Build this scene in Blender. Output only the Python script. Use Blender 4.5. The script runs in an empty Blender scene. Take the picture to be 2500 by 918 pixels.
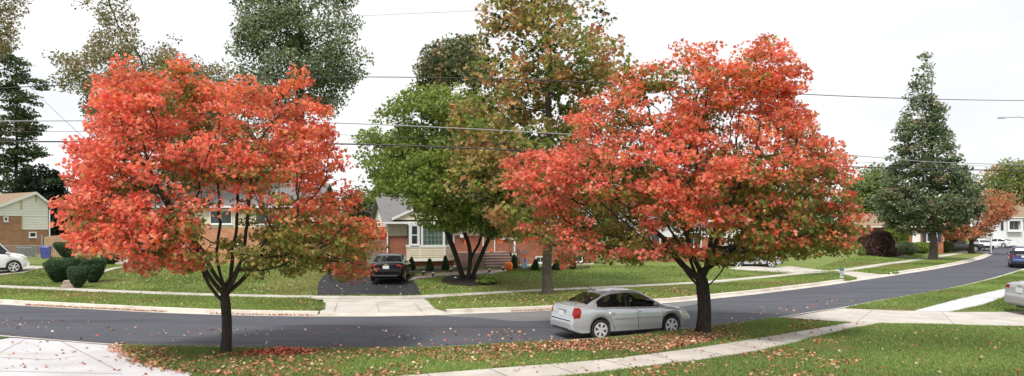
import bpy, bmesh, math, random
import numpy as np
from mathutils import Vector, Matrix
R = math.radians
scene = bpy.context.scene
C = scene.collection
# ------------------------------------------------------------------ camera
F = 1700.0      # focal length in pixels of the 2500 px wide photograph
HZ = 557.0      # horizon row
H = 3.3         # eye height above the road
cd = bpy.data.cameras.new("camera"); cam = bpy.data.objects.new("camera", cd); C.objects.link(cam)
cam.location = (0, 0, H); cam.rotation_euler = (R(90), 0, 0)
cd.sensor_width = 36; cd.lens = F/2500*36; cd.shift_y = (HZ-459)/2500
cd.clip_start = 0.1; cd.clip_end = 6000
scene.camera = cam
# ------------------------------------------------------------------ world: overcast sky
SUN_EL, SUN_AZ = 56, 205      # azimuth the light comes from, clockwise from +Y
w = bpy.data.worlds.new("World"); scene.world = w; w.use_nodes = True
nt = w.node_tree; nt.nodes.clear()
sky = nt.nodes.new('ShaderNodeTexSky'); sky.sky_type = 'NISHITA'; sky.sun_disc = False
sky.sun_elevation = R(SUN_EL); sky.sun_rotation = R(SUN_AZ)
tc = nt.nodes.new('ShaderNodeTexCoord'); mp = nt.nodes.new('ShaderNodeMapping'); mp.inputs['Scale'].default_value = (1, 1, 3)
nz = nt.nodes.new('ShaderNodeTexNoise'); nz.inputs['Scale'].default_value = 1.6; nz.inputs['Detail'].default_value = 5
cr = nt.nodes.new('ShaderNodeMapRange'); cr.inputs['From Min'].default_value = .3; cr.inputs['From Max'].default_value = .7
cr.inputs['To Min'].default_value = .90; cr.inputs['To Max'].default_value = 1.0
mx = nt.nodes.new('ShaderNodeMix'); mx.data_type = 'RGBA'
cl = nt.nodes.new('ShaderNodeValToRGB'); cl.color_ramp.elements[0].position = .32; cl.color_ramp.elements[0].color = (.82, .84, .88, 1)
cl.color_ramp.elements[1].position = .62; cl.color_ramp.elements[1].color = (1, 1, 1, 1)
nz2 = nt.nodes.new('ShaderNodeTexNoise'); nz2.inputs['Scale'].default_value = 2.6; nz2.inputs['Detail'].default_value = 6
sc_ = nt.nodes.new('ShaderNodeVectorMath'); sc_.operation = 'SCALE'; sc_.inputs['Scale'].default_value = 9.1
bg = nt.nodes.new('ShaderNodeBackground'); bg.inputs['Strength'].default_value = 0.09
wo = nt.nodes.new('ShaderNodeOutputWorld')
L = nt.links
L.new(tc.outputs['Generated'], mp.inputs[0]); L.new(mp.outputs[0], nz.inputs['Vector']); L.new(nz.outputs['Fac'], cr.inputs['Value'])
L.new(cr.outputs[0], mx.inputs['Factor']); L.new(mp.outputs[0], nz2.inputs['Vector']); L.new(nz2.outputs['Fac'], cl.inputs[0]); L.new(cl.outputs[0], sc_.inputs[0]); L.new(sc_.outputs[0], mx.inputs['B']); L.new(sky.outputs[0], mx.inputs['A']); L.new(mx.outputs['Result'], bg.inputs['Color']); L.new(bg.outputs[0], wo.inputs[0])
sd = bpy.data.lights.new("sun", 'SUN'); sd.energy = 2.5; sd.angle = R(12); sd.color = (1, .95, .87)
so = bpy.data.objects.new("sun", sd); C.objects.link(so)
az, el = R(SUN_AZ), R(SUN_EL)
sdir = Vector((math.sin(az)*math.cos(el), math.cos(az)*math.cos(el), math.sin(el)))
so.rotation_euler = sdir.to_track_quat('Z', 'Y').to_euler(); so.location = (0, -20, 40)
vs = scene.view_settings; vs.view_transform = 'Standard'; vs.look = 'None'; vs.exposure = 0.5; vs.gamma = 1
scene.cycles.max_bounces = 6; scene.cycles.transparent_max_bounces = 12
scene.cycles.diffuse_bounces = 3; scene.cycles.glossy_bounces = 3; scene.cycles.transmission_bounces = 3
scene.cycles.caustics_reflective = False; scene.cycles.caustics_refractive = False

# ------------------------------------------------------------------ terrain
rng = np.random.default_rng(7)
random.seed(7)
GZ = 0.13        # verge / pavement level above the road
def P(px, py, z=0.0):
    Y = (H-z)*F/(py-HZ)
    return Vector(((px-1250)/F*Y, Y, z))
def PD(px, py, Y):
    return Vector(((px-1250)/F*Y, Y, H-(py-HZ)/F*Y))
SW_PX = [(-700, 668), (-300, 686), (0, 699.5), (140, 705.5), (280, 711.5), (500, 719.5), (700, 724), (860, 726), (1000, 725), (1150, 718), (1300, 710),
         (1420, 704.5), (1500, 700.5), (1730, 688.7), (1950, 668.5), (2062, 659.5), (2150, 646.5), (2250, 633), (2350, 616.5), (2400, 608)]
SW = [P(x, y, GZ) for x, y in SW_PX]
SWX = [p.x for p in SW]; SWY = [p.y for p in SW]
SWX += [75, 200]; SWY += [125, 260]
def smooth(t):
    t = np.clip(t, 0, 1); return t*t*(3-2*t)
def ghf(x, y):
    d = y-np.interp(x, SWX, SWY)-0.9
    d = d*np.where(np.asarray(x) > 20, .7, 1.0)
    return GZ+0.5*smooth(d/9.0)
def gh(x, y): return float(ghf(x, y))
def G(px, py, dz=0.0):
    z = GZ
    for _ in range(40):
        Y = (H-z)*F/(py-HZ); X = (px-1250)/F*Y; z = .5*z+.5*gh(X, Y)
    return Vector((X, Y, gh(X, Y)+dz))
def GD(px, Y):
    X = (px-1250)/F*Y
    return Vector((X, Y, gh(X, Y)))

# ------------------------------------------------------------------ materials
MATS = {}
def nodes(name):
    m = bpy.data.materials.new(name); m.use_nodes = True
    n = m.node_tree; b = n.nodes['Principled BSDF']
    return m, n, b
def N(n, t, **kw):
    x = n.nodes.new(t)
    for k, v in kw.items():
        if k in x.inputs: x.inputs[k].default_value = v
        else: setattr(x, k, v)
    return x
def ramp(n, pts):
    r = n.nodes.new('ShaderNodeValToRGB'); e = r.color_ramp.elements
    e[0].position = pts[0][0]; e[0].color = (*pts[0][1], 1)
    e[1].position = pts[-1][0]; e[1].color = (*pts[-1][1], 1)
    for p, c in pts[1:-1]:
        k = e.new(p); k.color = (*c, 1)
    return r
def mat(name, col, rough=.6, metal=0, var=.12, scale=8, bump=0, bscale=None, coat=0, spec=.5):
    if name in MATS: return MATS[name]
    m, n, b = nodes(name)
    t = N(n, 'ShaderNodeTexCoord'); z = N(n, 'ShaderNodeTexNoise', Scale=scale, Detail=4.0)
    n.links.new(t.outputs['Object'], z.inputs['Vector'])
    c0 = tuple(max(0, c*(1-var)) for c in col); c1 = tuple(min(1, c*(1+var)) for c in col)
    r = ramp(n, [(.3, c0), (.7, c1)]); n.links.new(z.outputs['Fac'], r.inputs[0]); n.links.new(r.outputs[0], b.inputs['Base Color'])
    b.inputs['Roughness'].default_value = rough; b.inputs['Metallic'].default_value = metal
    b.inputs['Specular IOR Level'].default_value = spec
    if coat: b.inputs['Coat Weight'].default_value = coat; b.inputs['Coat Roughness'].default_value = .04
    if bump:
        z2 = N(n, 'ShaderNodeTexNoise', Scale=bscale or scale*4, Detail=5.0); n.links.new(t.outputs['Object'], z2.inputs['Vector'])
        bp = N(n, 'ShaderNodeBump', Strength=bump, Distance=.02); n.links.new(z2.outputs['Fac'], bp.inputs['Height']); n.links.new(bp.outputs[0], b.inputs['Normal'])
    MATS[name] = m; return m
def multi(name, layers, rough=.9, bump=.3, bscale=60, bdist=.02):
    """layers: list of (noise scale, detail, lo, hi, colA, colB or None, ...) mixed one over another in world space"""
    m, n, b = nodes(name)
    t = N(n, 'ShaderNodeTexCoord')
    cur = None
    for i, (sc, lo, hi, ca, cb, stretch) in enumerate(layers):
        mp_ = N(n, 'ShaderNodeMapping'); mp_.inputs['Scale'].default_value = stretch; mp_.inputs['Location'].default_value = (i*13.1, i*7.7, 0)
        n.links.new(t.outputs['Object'], mp_.inputs[0])
        z = N(n, 'ShaderNodeTexNoise', Scale=sc, Detail=5.0, Roughness=.6); n.links.new(mp_.outputs[0], z.inputs['Vector'])
        if cur is None:
            r = ramp(n, [(lo, ca), (hi, cb)]); n.links.new(z.outputs['Fac'], r.inputs[0]); cur = r.outputs[0]
        else:
            mr = N(n, 'ShaderNodeMapRange'); mr.inputs['From Min'].default_value = lo; mr.inputs['From Max'].default_value = hi
            n.links.new(z.outputs['Fac'], mr.inputs['Value'])
            mul = N(n, 'ShaderNodeMath', operation='MULTIPLY'); mul.inputs[1].default_value = cb; n.links.new(mr.outputs[0], mul.inputs[0])
            x = n.nodes.new('ShaderNodeMix'); x.data_type = 'RGBA'; n.links.new(mul.outputs[0], x.inputs['Factor'])
            n.links.new(cur, x.inputs['A']); x.inputs['B'].default_value = (*ca, 1); cur = x.outputs['Result']
    n.links.new(cur, b.inputs['Base Color']); b.inputs['Roughness'].default_value = rough; b.inputs['Specular IOR Level'].default_value = .25
    z2 = N(n, 'ShaderNodeTexNoise', Scale=bscale, Detail=6.0); n.links.new(t.outputs['Object'], z2.inputs['Vector'])
    bp = N(n, 'ShaderNodeBump', Strength=bump, Distance=bdist); n.links.new(z2.outputs['Fac'], bp.inputs['Height']); n.links.new(bp.outputs[0], b.inputs['Normal'])
    return m
I3 = (1, 1, 1)
M_lawn = multi('lawn_turf', [(5, .3, .7, (.13, .18, .045), (.23, .30, .08), I3), (.35, .45, .7, (.28, .26, .09), .6, I3), (1.6, .52, .72, (.15, .11, .05), .5, I3), (30, .5, .75, (.06, .09, .02), .6, I3)], bump=.9, bscale=45, bdist=.05)
M_turf_near = multi('verge_turf', [(8, .3, .7, (.06, .13, .025), (.12, .23, .045), I3), (.8, .5, .7, (.13, .12, .04), .5, I3), (40, .45, .7, (.04, .05, .015), .7, I3)], bump=.9, bscale=60, bdist=.05)
M_asph = multi('asphalt', [(.6, .35, .7, (.070, .074, .092), (.095, .100, .120), (.3, 1, 1)), (90, .5, .7, (.18, .18, .19), .5, I3), (.25, .55, .62, (.075, .076, .09), .6, (.25, 1.5, 1)), (2.5, .55, .75, (.15, .145, .15), .45, (.25, 2, 1)), (.8, .56, .6, (.045, .046, .055), .5, (.12, 1.6, 1))], rough=.85, bump=.5, bscale=180, bdist=.01)
M_asph_old = multi('old_asphalt', [(2, .35, .7, (.15, .15, .155), (.20, .20, .205), (.3, 1, 1)), (90, .5, .7, (.26, .26, .26), .5, I3)], rough=.9, bump=.4, bscale=180, bdist=.01)
M_asph_blk = multi('black_driveway_asphalt', [(3, .35, .7, (.022, .022, .027), (.045, .045, .052), I3), (60, .6, .75, (.1, .1, .1), .4, I3)], rough=.8, bump=.5, bscale=120, bdist=.01)
M_conc = multi('concrete', [(1.2, .3, .75, (.42, .39, .35), (.60, .57, .52), I3), (.5, .5, .68, (.32, .28, .23), .45, (1, .35, 1)), (30, .55, .75, (.33, .3, .26), .35, I3)], rough=.9, bump=.25, bscale=50, bdist=.01)
M_conc_pale = multi('pale_concrete', [(1.0, .3, .75, (.48, .48, .50), (.62, .62, .65), I3), (.45, .52, .66, (.42, .38, .32), .6, (.6, 1.6, 1)), (25, .55, .75, (.40, .38, .36), .35, I3)], rough=.9, bump=.2, bscale=50, bdist=.01)
M_kerb = multi('kerb_concrete', [(1.5, .3, .75, (.50, .46, .40), (.68, .64, .58), I3), (.9, .5, .7, (.36, .30, .24), .55, (1, .5, 1)), (20, .55, .75, (.36, .3, .26), .4, I3)], rough=.9, bump=.25, bscale=50, bdist=.01)
M_mulch = multi('mulch', [(25, .3, .7, (.018, .013, .010), (.06, .045, .035), I3), (60, .6, .8, (.16, .1, .06), .4, I3)], bump=1, bscale=60, bdist=.05)
M_paver = multi('brick_paving', [(9, .3, .7, (.24, .13, .10), (.36, .24, .19), I3), (3, .5, .7, (.4, .34, .3), .4, I3)], bump=.4, bscale=40)
M_stone = mat('white_edging_stone', (.6, .57, .53), .85, var=.25, scale=14, bump=.5)
def brick(name, c1, c2, mortar, sc=1.0):
    m, n, b = nodes(name)
    t = N(n, 'ShaderNodeTexCoord'); sx = N(n, 'ShaderNodeSeparateXYZ'); n.links.new(t.outputs['Object'], sx.inputs[0])
    ad = N(n, 'ShaderNodeMath', operation='ADD'); n.links.new(sx.outputs[0], ad.inputs[0]); n.links.new(sx.outputs[1], ad.inputs[1])
    cb = N(n, 'ShaderNodeCombineXYZ'); n.links.new(ad.outputs[0], cb.inputs[0]); n.links.new(sx.outputs[2], cb.inputs[1])
    bt = N(n, 'ShaderNodeTexBrick'); bt.inputs['Color1'].default_value = (*c1, 1); bt.inputs['Color2'].default_value = (*c2, 1); bt.inputs['Mortar'].default_value = (*mortar, 1)
    bt.inputs['Scale'].default_value = 1; bt.inputs['Mortar Size'].default_value = .008; bt.inputs['Brick Width'].default_value = .22; bt.inputs['Row Height'].default_value = .075; bt.inputs['Bias'].default_value = 0
    n.links.new(cb.outputs[0], bt.inputs['Vector'])
    z = N(n, 'ShaderNodeTexNoise', Scale=1.3, Detail=6.0); n.links.new(t.outputs['Object'], z.inputs['Vector'])
    mr = N(n, 'ShaderNodeMapRange'); mr.inputs['From Min'].default_value = .3; mr.inputs['From Max'].default_value = .75; mr.inputs['To Min'].default_value = .72; mr.inputs['To Max'].default_value = 1.2
    n.links.new(z.outputs['Fac'], mr.inputs['Value'])
    vm = N(n, 'ShaderNodeVectorMath', operation='SCALE'); n.links.new(bt.outputs['Color'], vm.inputs[0]); n.links.new(mr.outputs[0], vm.inputs['Scale'])
    n.links.new(vm.outputs[0], b.inputs['Base Color']); b.inputs['Roughness'].default_value = .9
    bp = N(n, 'ShaderNodeBump', Strength=.4, Distance=.01); n.links.new(bt.outputs['Fac'], bp.inputs['Height']); bp.invert = True; n.links.new(bp.outputs[0], b.inputs['Normal'])
    return m
M_brick = brick('red_brick', (.42, .13, .065), (.33, .09, .05), (.36, .22, .16))
M_brick_tan = brick('tan_brick', (.46, .22, .12), (.36, .16, .09), (.42, .32, .24))
M_brick_or = brick('orange_brick', (.62, .27, .14), (.5, .2, .1), (.5, .34, .24))
M_brick_st = brick('step_brick', (.27, .14, .11), (.2, .1, .08), (.34, .27, .24))
M_shing = multi('grey_shingles', [(12, .3, .7, (.13, .13, .135), (.24, .235, .235), (1, 1, 3)), (1, .5, .7, (.12, .115, .11), .4, I3)], bump=.6, bscale=30)
M_shing_br = multi('brown_shingles', [(12, .3, .7, (.22, .15, .10), (.33, .24, .17), (1, 1, 3)), (1, .5, .7, (.2, .14, .1), .4, I3)], bump=.6, bscale=30)
M_siding = mat('cream_siding', (.68, .62, .46), .7, var=.06, scale=2)
M_siding_w = mat('pale_siding', (.80, .79, .74), .7, var=.05, scale=2)
M_wall_w = mat('white_wall', (.72, .73, .76), .8, var=.06, scale=2)
M_white = mat('white_paint', (.8, .8, .8), .5, var=.04)
M_wood = mat('weathered_wood', (.23, .20, .17), .9, var=.3, scale=12)
M_gate = mat('cedar_wood', (.42, .27, .17), .85, var=.25, scale=8)
M_dark = mat('dark_metal', (.02, .02, .022), .45, var=.2)
M_black = mat('black_plastic', (.015, .015, .016), .5)
M_blue = mat('blue_plastic', (.02, .03, .42), .4)
M_grey = mat('grey_metal', (.33, .34, .35), .45, metal=.6)
M_wire = mat('wire_black', (.03, .03, .035), .6)
M_wire_g = mat('wire_grey', (.30, .30, .32), .5)
M_orange = mat('orange_plastic', (.85, .17, .03), .5, var=.12, scale=5)
M_shutter = mat('dark_shutter', (.03, .035, .06), .6)
M_tan = mat('tan_trim', (.55, .43, .27), .7)
def glassy(name, col, rough=.08, alpha=1.0):
    m, n, b = nodes(name)
    t = N(n, 'ShaderNodeTexCoord'); z = N(n, 'ShaderNodeTexNoise', Scale=1.5); n.links.new(t.outputs['Object'], z.inputs['Vector'])
    r = ramp(n, [(.35, tuple(c*.6 for c in col)), (.65, col)]); n.links.new(z.outputs['Fac'], r.inputs[0]); n.links.new(r.outputs[0], b.inputs['Base Color'])
    b.inputs['Roughness'].default_value = rough; b.inputs['IOR'].default_value = 1.5
    if alpha < 1: b.inputs['Alpha'].default_value = alpha
    return m
M_glass = glassy('window_glass', (.05, .065, .07))
M_glass_gr = glassy('greenish_window_glass', (.10, .16, .13))
M_cglass = glassy('car_glass', (.012, .014, .016), .03, .62)
M_cglass_d = glassy('dark_car_glass', (.015, .017, .02), .04)
M_red = glassy('red_lens', (.36, .008, .008), .12)
M_clear = glassy('clear_lens', (.85, .74, .52), .12)
M_tyre = mat('tyre_rubber', (.018, .018, .018), .85)
M_rim = mat('alloy', (.62, .62, .63), .4, metal=.25, var=.05)
M_seat = mat('seat_fabric', (.08, .075, .07), .9)
M_plate = mat('number_plate', (.7, .72, .75), .5, var=.02)
M_gold = mat('gold_badge', (.6, .45, .12), .3, metal=.8)
def paint(name, col, metal=0, rough=.3):
    m = mat(name, col, rough, metal, var=.03, scale=1, coat=.6); return m
M_silver = paint('silver_paint', (.54, .57, .62), .5, .24)
M_pblack = mat('black_paint', (.004, .004, .005), .16, 0, var=.03, scale=1, spec=.3)
M_pwhite = paint('white_car_paint', (.78, .8, .82), 0, .3)
M_pblue = paint('navy_paint', (.02, .04, .16), .2, .3)
M_pgrey = paint('dark_grey_paint', (.05, .05, .06), .2, .35)
M_pred = paint('dark_red_paint', (.2, .01, .01), 0, .3)
def bark(name, a, b_):
    return multi(name, [(9, .3, .7, a, b_, (3, 3, .6)), (2, .5, .7, tuple(x*1.5 for x in b_), .35, I3)], rough=.95, bump=1, bscale=22, bdist=.04)
M_bark = bark('dark_bark', (.022, .018, .015), (.06, .05, .042))
M_bark_g = bark('grey_bark', (.07, .06, .05), (.14, .12, .10))
def leafmat(name, transl=.5, rough=.6):
    m, n, b = nodes(name)
    at = N(n, 'ShaderNodeAttribute', attribute_name='col')
    b.inputs['Roughness'].default_value = rough; b.inputs['Specular IOR Level'].default_value = .25
    n.links.new(at.outputs['Color'], b.inputs['Base Color'])
    tr = N(n, 'ShaderNodeBsdfTranslucent'); n.links.new(at.outputs['Color'], tr.inputs['Color'])
    ms = N(n, 'ShaderNodeMixShader'); ms.inputs[0].default_value = transl
    n.links.new(b.outputs[0], ms.inputs[1]); n.links.new(tr.outputs[0], ms.inputs[2]); n.links.new(ms.outputs[0], n.nodes['Material Output'].inputs[0])
    return m
M_leaf = leafmat('leaf')
M_litter = leafmat('fallen_leaf', .1, .8)
M_blade = leafmat('grass_blade', .3, .7)

# ------------------------------------------------------------------ object helpers
def tag(o, label=None, cat=None, group=None, kind=None):
    if label: o['label'] = label
    if cat: o['category'] = cat
    if group: o['group'] = group
    if kind: o['kind'] = kind
    return o
def thing(name, label, cat, loc=(0, 0, 0), rz=0, group=None, sc=1.0):
    o = bpy.data.objects.new(name, None); C.objects.link(o); o.empty_display_size = .3
    o.location = loc; o.rotation_euler = (0, 0, rz); o.scale = (sc, sc, sc)
    return tag(o, label, cat, group)
def link(me, name, m, parent=None):
    o = bpy.data.objects.new(name, me); C.objects.link(o)
    if m and not me.materials: me.materials.append(m)
    if parent: o.parent = parent
    return o
class MB:
    def __init__(s): s.v = []; s.f = []
    def add(s, vs_, fs): k = len(s.v); s.v += [tuple(v) for v in vs_]; s.f += [tuple(i+k for i in f) for f in fs]; return s
    def box(s, x0, x1, y0, y1, z0, z1):
        return s.add([(x0, y0, z0), (x1, y0, z0), (x1, y1, z0), (x0, y1, z0), (x0, y0, z1), (x1, y0, z1), (x1, y1, z1), (x0, y1, z1)],
                     [(0, 3, 2, 1), (4, 5, 6, 7), (0, 1, 5, 4), (1, 2, 6, 5), (2, 3, 7, 6), (3, 0, 4, 7)])
    def prism(s, poly, h, axis='y', o=0):
        """poly of 2D points extruded: axis y -> (u,w)->(u,o..o+h,w); z -> (u,w,o..o+h); x -> (o..,u,w)"""
        n = len(poly)
        f = {'y': lambda u, w_, t: (u, t, w_), 'z': lambda u, w_, t: (u, w_, t), 'x': lambda u, w_, t: (t, u, w_)}[axis]
        vs_ = [f(u, w_, o) for u, w_ in poly]+[f(u, w_, o+h) for u, w_ in poly]
        return s.add(vs_, [tuple(range(n)), tuple(range(2*n-1, n-1, -1))]+[(i, (i+1) % n+0, (i+1) % n+n, i+n) for i in range(n)])
    def tube(s, pts, rad, n=8, cap=True):
        pts = [Vector(p) for p in pts]
        if not hasattr(rad, '__len__'): rad = [rad]*len(pts)
        vs_ = []; fs = []
        for i, p in enumerate(pts):
            d = (pts[min(i+1, len(pts)-1)]-pts[max(i-1, 0)]).normalized()
            a = d.cross(Vector((0, 0, 1)) if abs(d.z) < .95 else Vector((1, 0, 0))).normalized(); b = d.cross(a)
            for k in range(n):
                t = 2*math.pi*k/n; vs_.append(p+(a*math.cos(t)+b*math.sin(t))*rad[i])
        for i in range(len(pts)-1):
            for k in range(n):
                fs.append((i*n+k, i*n+(k+1) % n, (i+1)*n+(k+1) % n, (i+1)*n+k))
        if cap: fs += [tuple(range(n-1, -1, -1)), tuple(range((len(pts)-1)*n, len(pts)*n))]
        return s.add(vs_, fs)
    def lathe(s, prof, n=16, c=(0, 0, 0), axis='z', sy=1.0):
        vs_ = []; fs = []
        for r, z in prof:
            for k in range(n):
                t = 2*math.pi*k/n
                if axis == 'z': vs_.append((c[0]+r*math.cos(t), c[1]+r*sy*math.sin(t), c[2]+z))
                else: vs_.append((c[0]+r*math.cos(t), c[1]+z, c[2]+r*math.sin(t)))
        for i in range(len(prof)-1):
            for k in range(n): fs.append((i*n+k, i*n+(k+1) % n, (i+1)*n+(k+1) % n, (i+1)*n+k))
        fs += [tuple(range(n-1, -1, -1)), tuple(range((len(prof)-1)*n, len(prof)*n))]
        return s.add(vs_, fs)
    def build(s, name, m, parent=None, smooth_=None):
        me = bpy.data.meshes.new(name); me.from_pydata(s.v, [], s.f)
        bm = bmesh.new(); bm.from_mesh(me); bmesh.ops.recalc_face_normals(bm, faces=bm.faces); bm.to_mesh(me); bm.free()
        if smooth_:
            me.shade_smooth(); me.set_sharp_from_angle(angle=R(smooth_))
        return link(me, name, m, parent)
def build_each(b, name, m, parent, sm=None):
    """one object per connected piece"""
    root = list(range(len(b.v)))
    def fd(i):
        while root[i] != i: root[i] = root[root[i]]; i = root[i]
        return i
    for f in b.f:
        for q in f[1:]: root[fd(q)] = fd(f[0])
    grp = {}
    for f in b.f: grp.setdefault(fd(f[0]), []).append(f)
    for fs in grp.values():
        us = sorted({q for f in fs for q in f}); mp_ = {q: i for i, q in enumerate(us)}; c = MB(); c.add([b.v[q] for q in us], [tuple(mp_[q] for q in f) for f in fs]); c.build(name, m, parent, sm)
def np_mesh(name, V, k, m, parent=None, col=None):
    """V (n,k,3): n separate polygons of k vertices"""
    n = len(V); me = bpy.data.meshes.new(name)
    me.vertices.add(n*k); me.vertices.foreach_set('co', V.reshape(-1).astype(np.float32))
    me.loops.add(n*k); me.loops.foreach_set('vertex_index', np.arange(n*k, dtype=np.int32))
    me.polygons.add(n); me.polygons.foreach_set('loop_start', np.arange(0, n*k, k, dtype=np.int32))
    if col is not None:
        a = me.color_attributes.new('col', 'FLOAT_COLOR', 'POINT')
        cc = np.ones((n, k, 4), np.float32); cc[:, :, :3] = col[:, None, :]; a.data.foreach_set('color', cc.reshape(-1))
    me.update(calc_edges=True)
    return link(me, name, m, parent)

# ------------------------------------------------------------------ ground sheets
def sheet(name, pts, m, dz=0.0, step=0, hfun=None, kind='structure', parent=None, skirt=0.0):
    bm = bmesh.new(); vs_ = [bm.verts.new((p[0], p[1], 0)) for p in pts]; bm.faces.new(vs_)
    bmesh.ops.triangulate(bm, faces=bm.faces[:])
    if step:
        xs = [p[0] for p in pts]; ys = [p[1] for p in pts]
        for ax, lo, hi in ((0, min(xs), max(xs)), (1, min(ys), max(ys))):
            k = math.ceil(lo/step)*step
            while k < hi:
                co = [0, 0, 0]; no = [0, 0, 0]; co[ax] = k; no[ax] = 1
                bmesh.ops.bisect_plane(bm, geom=bm.verts[:]+bm.edges[:]+bm.faces[:], plane_co=co, plane_no=no, dist=1e-5)
                k += step
    bmesh.ops.recalc_face_normals(bm, faces=bm.faces)
    if bm.faces and sum(f.normal.z for f in bm.faces) < 0: bmesh.ops.reverse_faces(bm, faces=bm.faces[:])
    for v in bm.verts: v.co.z = (hfun(v.co.x, v.co.y) if hfun else GZ)+dz
    if skirt:
        be = [e for e in bm.edges if e.is_boundary]; r_ = bmesh.ops.extrude_edge_only(bm, edges=be)
        for v in r_['geom']:
            if isinstance(v, bmesh.types.BMVert): v.co.z -= skirt
    me = bpy.data.meshes.new(name); bm.to_mesh(me); bm.free(); me.shade_smooth(); me.set_sharp_from_angle(angle=R(35))
    o = link(me, name, m, parent)
    if not parent and kind: o['kind'] = kind
    return o
def dens(pts, n=6):
    """Catmull-Rom through 3D points"""
    pts = [Vector(p) for p in pts]; out = []
    for i in range(len(pts)-1):
        p0, p1, p2, p3 = pts[max(i-1, 0)], pts[i], pts[i+1], pts[min(i+2, len(pts)-1)]
        for k in range(n):
            t = k/n
            out.append(.5*((2*p1)+(p2-p0)*t+(2*p0-5*p1+4*p2-p3)*t*t+(3*p1-p0-3*p2+p3)*t**3))
    return out+[pts[-1]]
def sweep(name, path, prof, m, gap=0, kind='structure'):
    """prof: (offset to the left of travel, z) cross-section"""
    vs_ = []; fs = []; n = len(prof)
    for i, p in enumerate(path):
        d = path[min(i+1, len(path)-1)]-path[max(i-1, 0)]; d.z = 0; d.normalize(); nn = Vector((-d.y, d.x, 0))
        for o_, z in prof: vs_.append((p.x+nn.x*o_, p.y+nn.y*o_, p.z+z))
    for i in range(len(path)-1):
        for k in range(n-1): fs.append((i*n+k, i*n+k+1, (i+1)*n+k+1, (i+1)*n+k))
    b = MB(); b.add(vs_, fs); o = b.build(name, m, None, 40); o['kind'] = kind; return o

GUT = dens([P(x, y, 0) for x, y in [(-1100, 690), (-500, 716), (0, 743.5), (200, 754), (400, 764), (600, 770.5), (800, 773), (1000, 771.5), (1150, 766), (1355, 758), (1620, 740.5),
       (1730, 730.5), (1850, 718), (2000, 699.5), (2080, 688), (2190, 671.5), (2300, 654), (2385, 636), (2425, 621)]])
# kerb returns round the corner into the side street
gl = GUT[-1]; GUT += [gl+Vector((1.2, 6, 0)), gl+Vector((.2, 11, 0)), gl+Vector((-3, 15, 0)), gl+Vector((-10, 18, 0)), gl+Vector((-30, 21, 0))]
NK = dens([P(x, y, GZ) for x, y in [(-900, 757), (-300, 797), (25, 822), (290, 842), (500, 846.5), (700, 850), (900, 851), (1000, 850), (1100, 846), (1220, 839), (1400, 830),
      (1500, 823), (1600, 813), (1750, 795), (1850, 783), (1905, 775), (2000, 759.5), (2060, 751), (2150, 733.5), (2250, 716.5), (2350, 698), (2450, 674), (2560, 640)]])
NK += [NK[-1]+Vector((40, 40, 0))]
def xy(pts): return [(p[0], p[1]) for p in pts]
# the ground: one sheet to the horizon under everything, just below road level
g = sheet('ground', [(-2500, -400), (2500, -400), (2500, 4000), (-2500, 4000)], M_lawn, dz=-GZ-.10)
# road
rg = [Vector((p.x, p.y, 0)) for p in GUT[:-5]]; rn = [Vector((p.x, p.y, 0)) for p in NK]
road_poly = rg+[GUT[-1]+Vector((0, 0, 0)), GUT[-1]+Vector((0, 13, 0)), GUT[-1]+Vector((60, 6, 0)), GUT[-1]+Vector((140, 6, 0)), NK[-1]+Vector((60, 0, 0))]+rn[::-1]
road_poly = [p for p in GUT]+[GUT[-1]+Vector((0, 11, 0)), GUT[-1]+Vector((60, 9, 0)), GUT[-1]+Vector((150, 6, 0)), NK[-1]+Vector((60, 0, 0))]+rn[::-1]
sheet('road', xy(road_poly), M_asph, dz=-GZ, step=0)
# older asphalt patch by the far kerb
sheet('old_road_patch', xy([P(x, y) for x, y in [(1060, 768.5), (1075, 772), (1150, 775), (1200, 779), (1240, 783), (1300, 784), (1400, 782), (1480, 775), (1560, 765), (1620, 756), (1690, 745), (1740, 731), (1620, 742), (1355, 759.5), (1150, 767)]]), M_asph_old, dz=-GZ+.004)
sheet('road_patch', xy([P(x, y) for x, y in [(1395, 812), (1450, 808), (1620, 800), (1700, 800), (1680, 812), (1500, 836), (1410, 838)]]), M_asph_old, dz=-GZ+.004)
# far kerb: gutter + face + top, split at the two aprons (dropped there)
def kerb(name, a, b, prof): sweep(name, GUT[a:b+1], prof, M_kerb)
KP = [(0, .004), (.38, .012), (.44, .02), (.47, .12), (.50, GZ+.006), (.66, GZ+.008), (.67, -.05)]
KD = [(0, .004), (.40, .012), (.52, .03), (.66, .045), (.67, -.05)]
def gi(px):      # index of the GUT point nearest an image column
    return min(range(len(GUT)-5), key=lambda i: abs(1250+F*GUT[i].x/GUT[i].y-px))
a1, a2, b1, b2 = gi(765), gi(1090), gi(2088), gi(2192)
kerb('kerb', 0, a1, KP); kerb('dropped_kerb', a1, a2, KD); kerb('kerb', a2, b1, KP); kerb('dropped_kerb', b1, b2, KD); kerb('kerb', b2, len(GUT)-1, KP)
def offp(path, o):
    out = []
    for i, p in enumerate(path):
        d = path[min(i+1, len(path)-1)]-path[max(i-1, 0)]; d.z = 0; d.normalize(); out.append(Vector((p.x-d.y*o, p.y+d.x*o, p.z)))
    return out
KB = offp(GUT, .665)
SWD = dens(SW, 5); swf = offp(SWD, .55); swn = offp(SWD, -.55)
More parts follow.
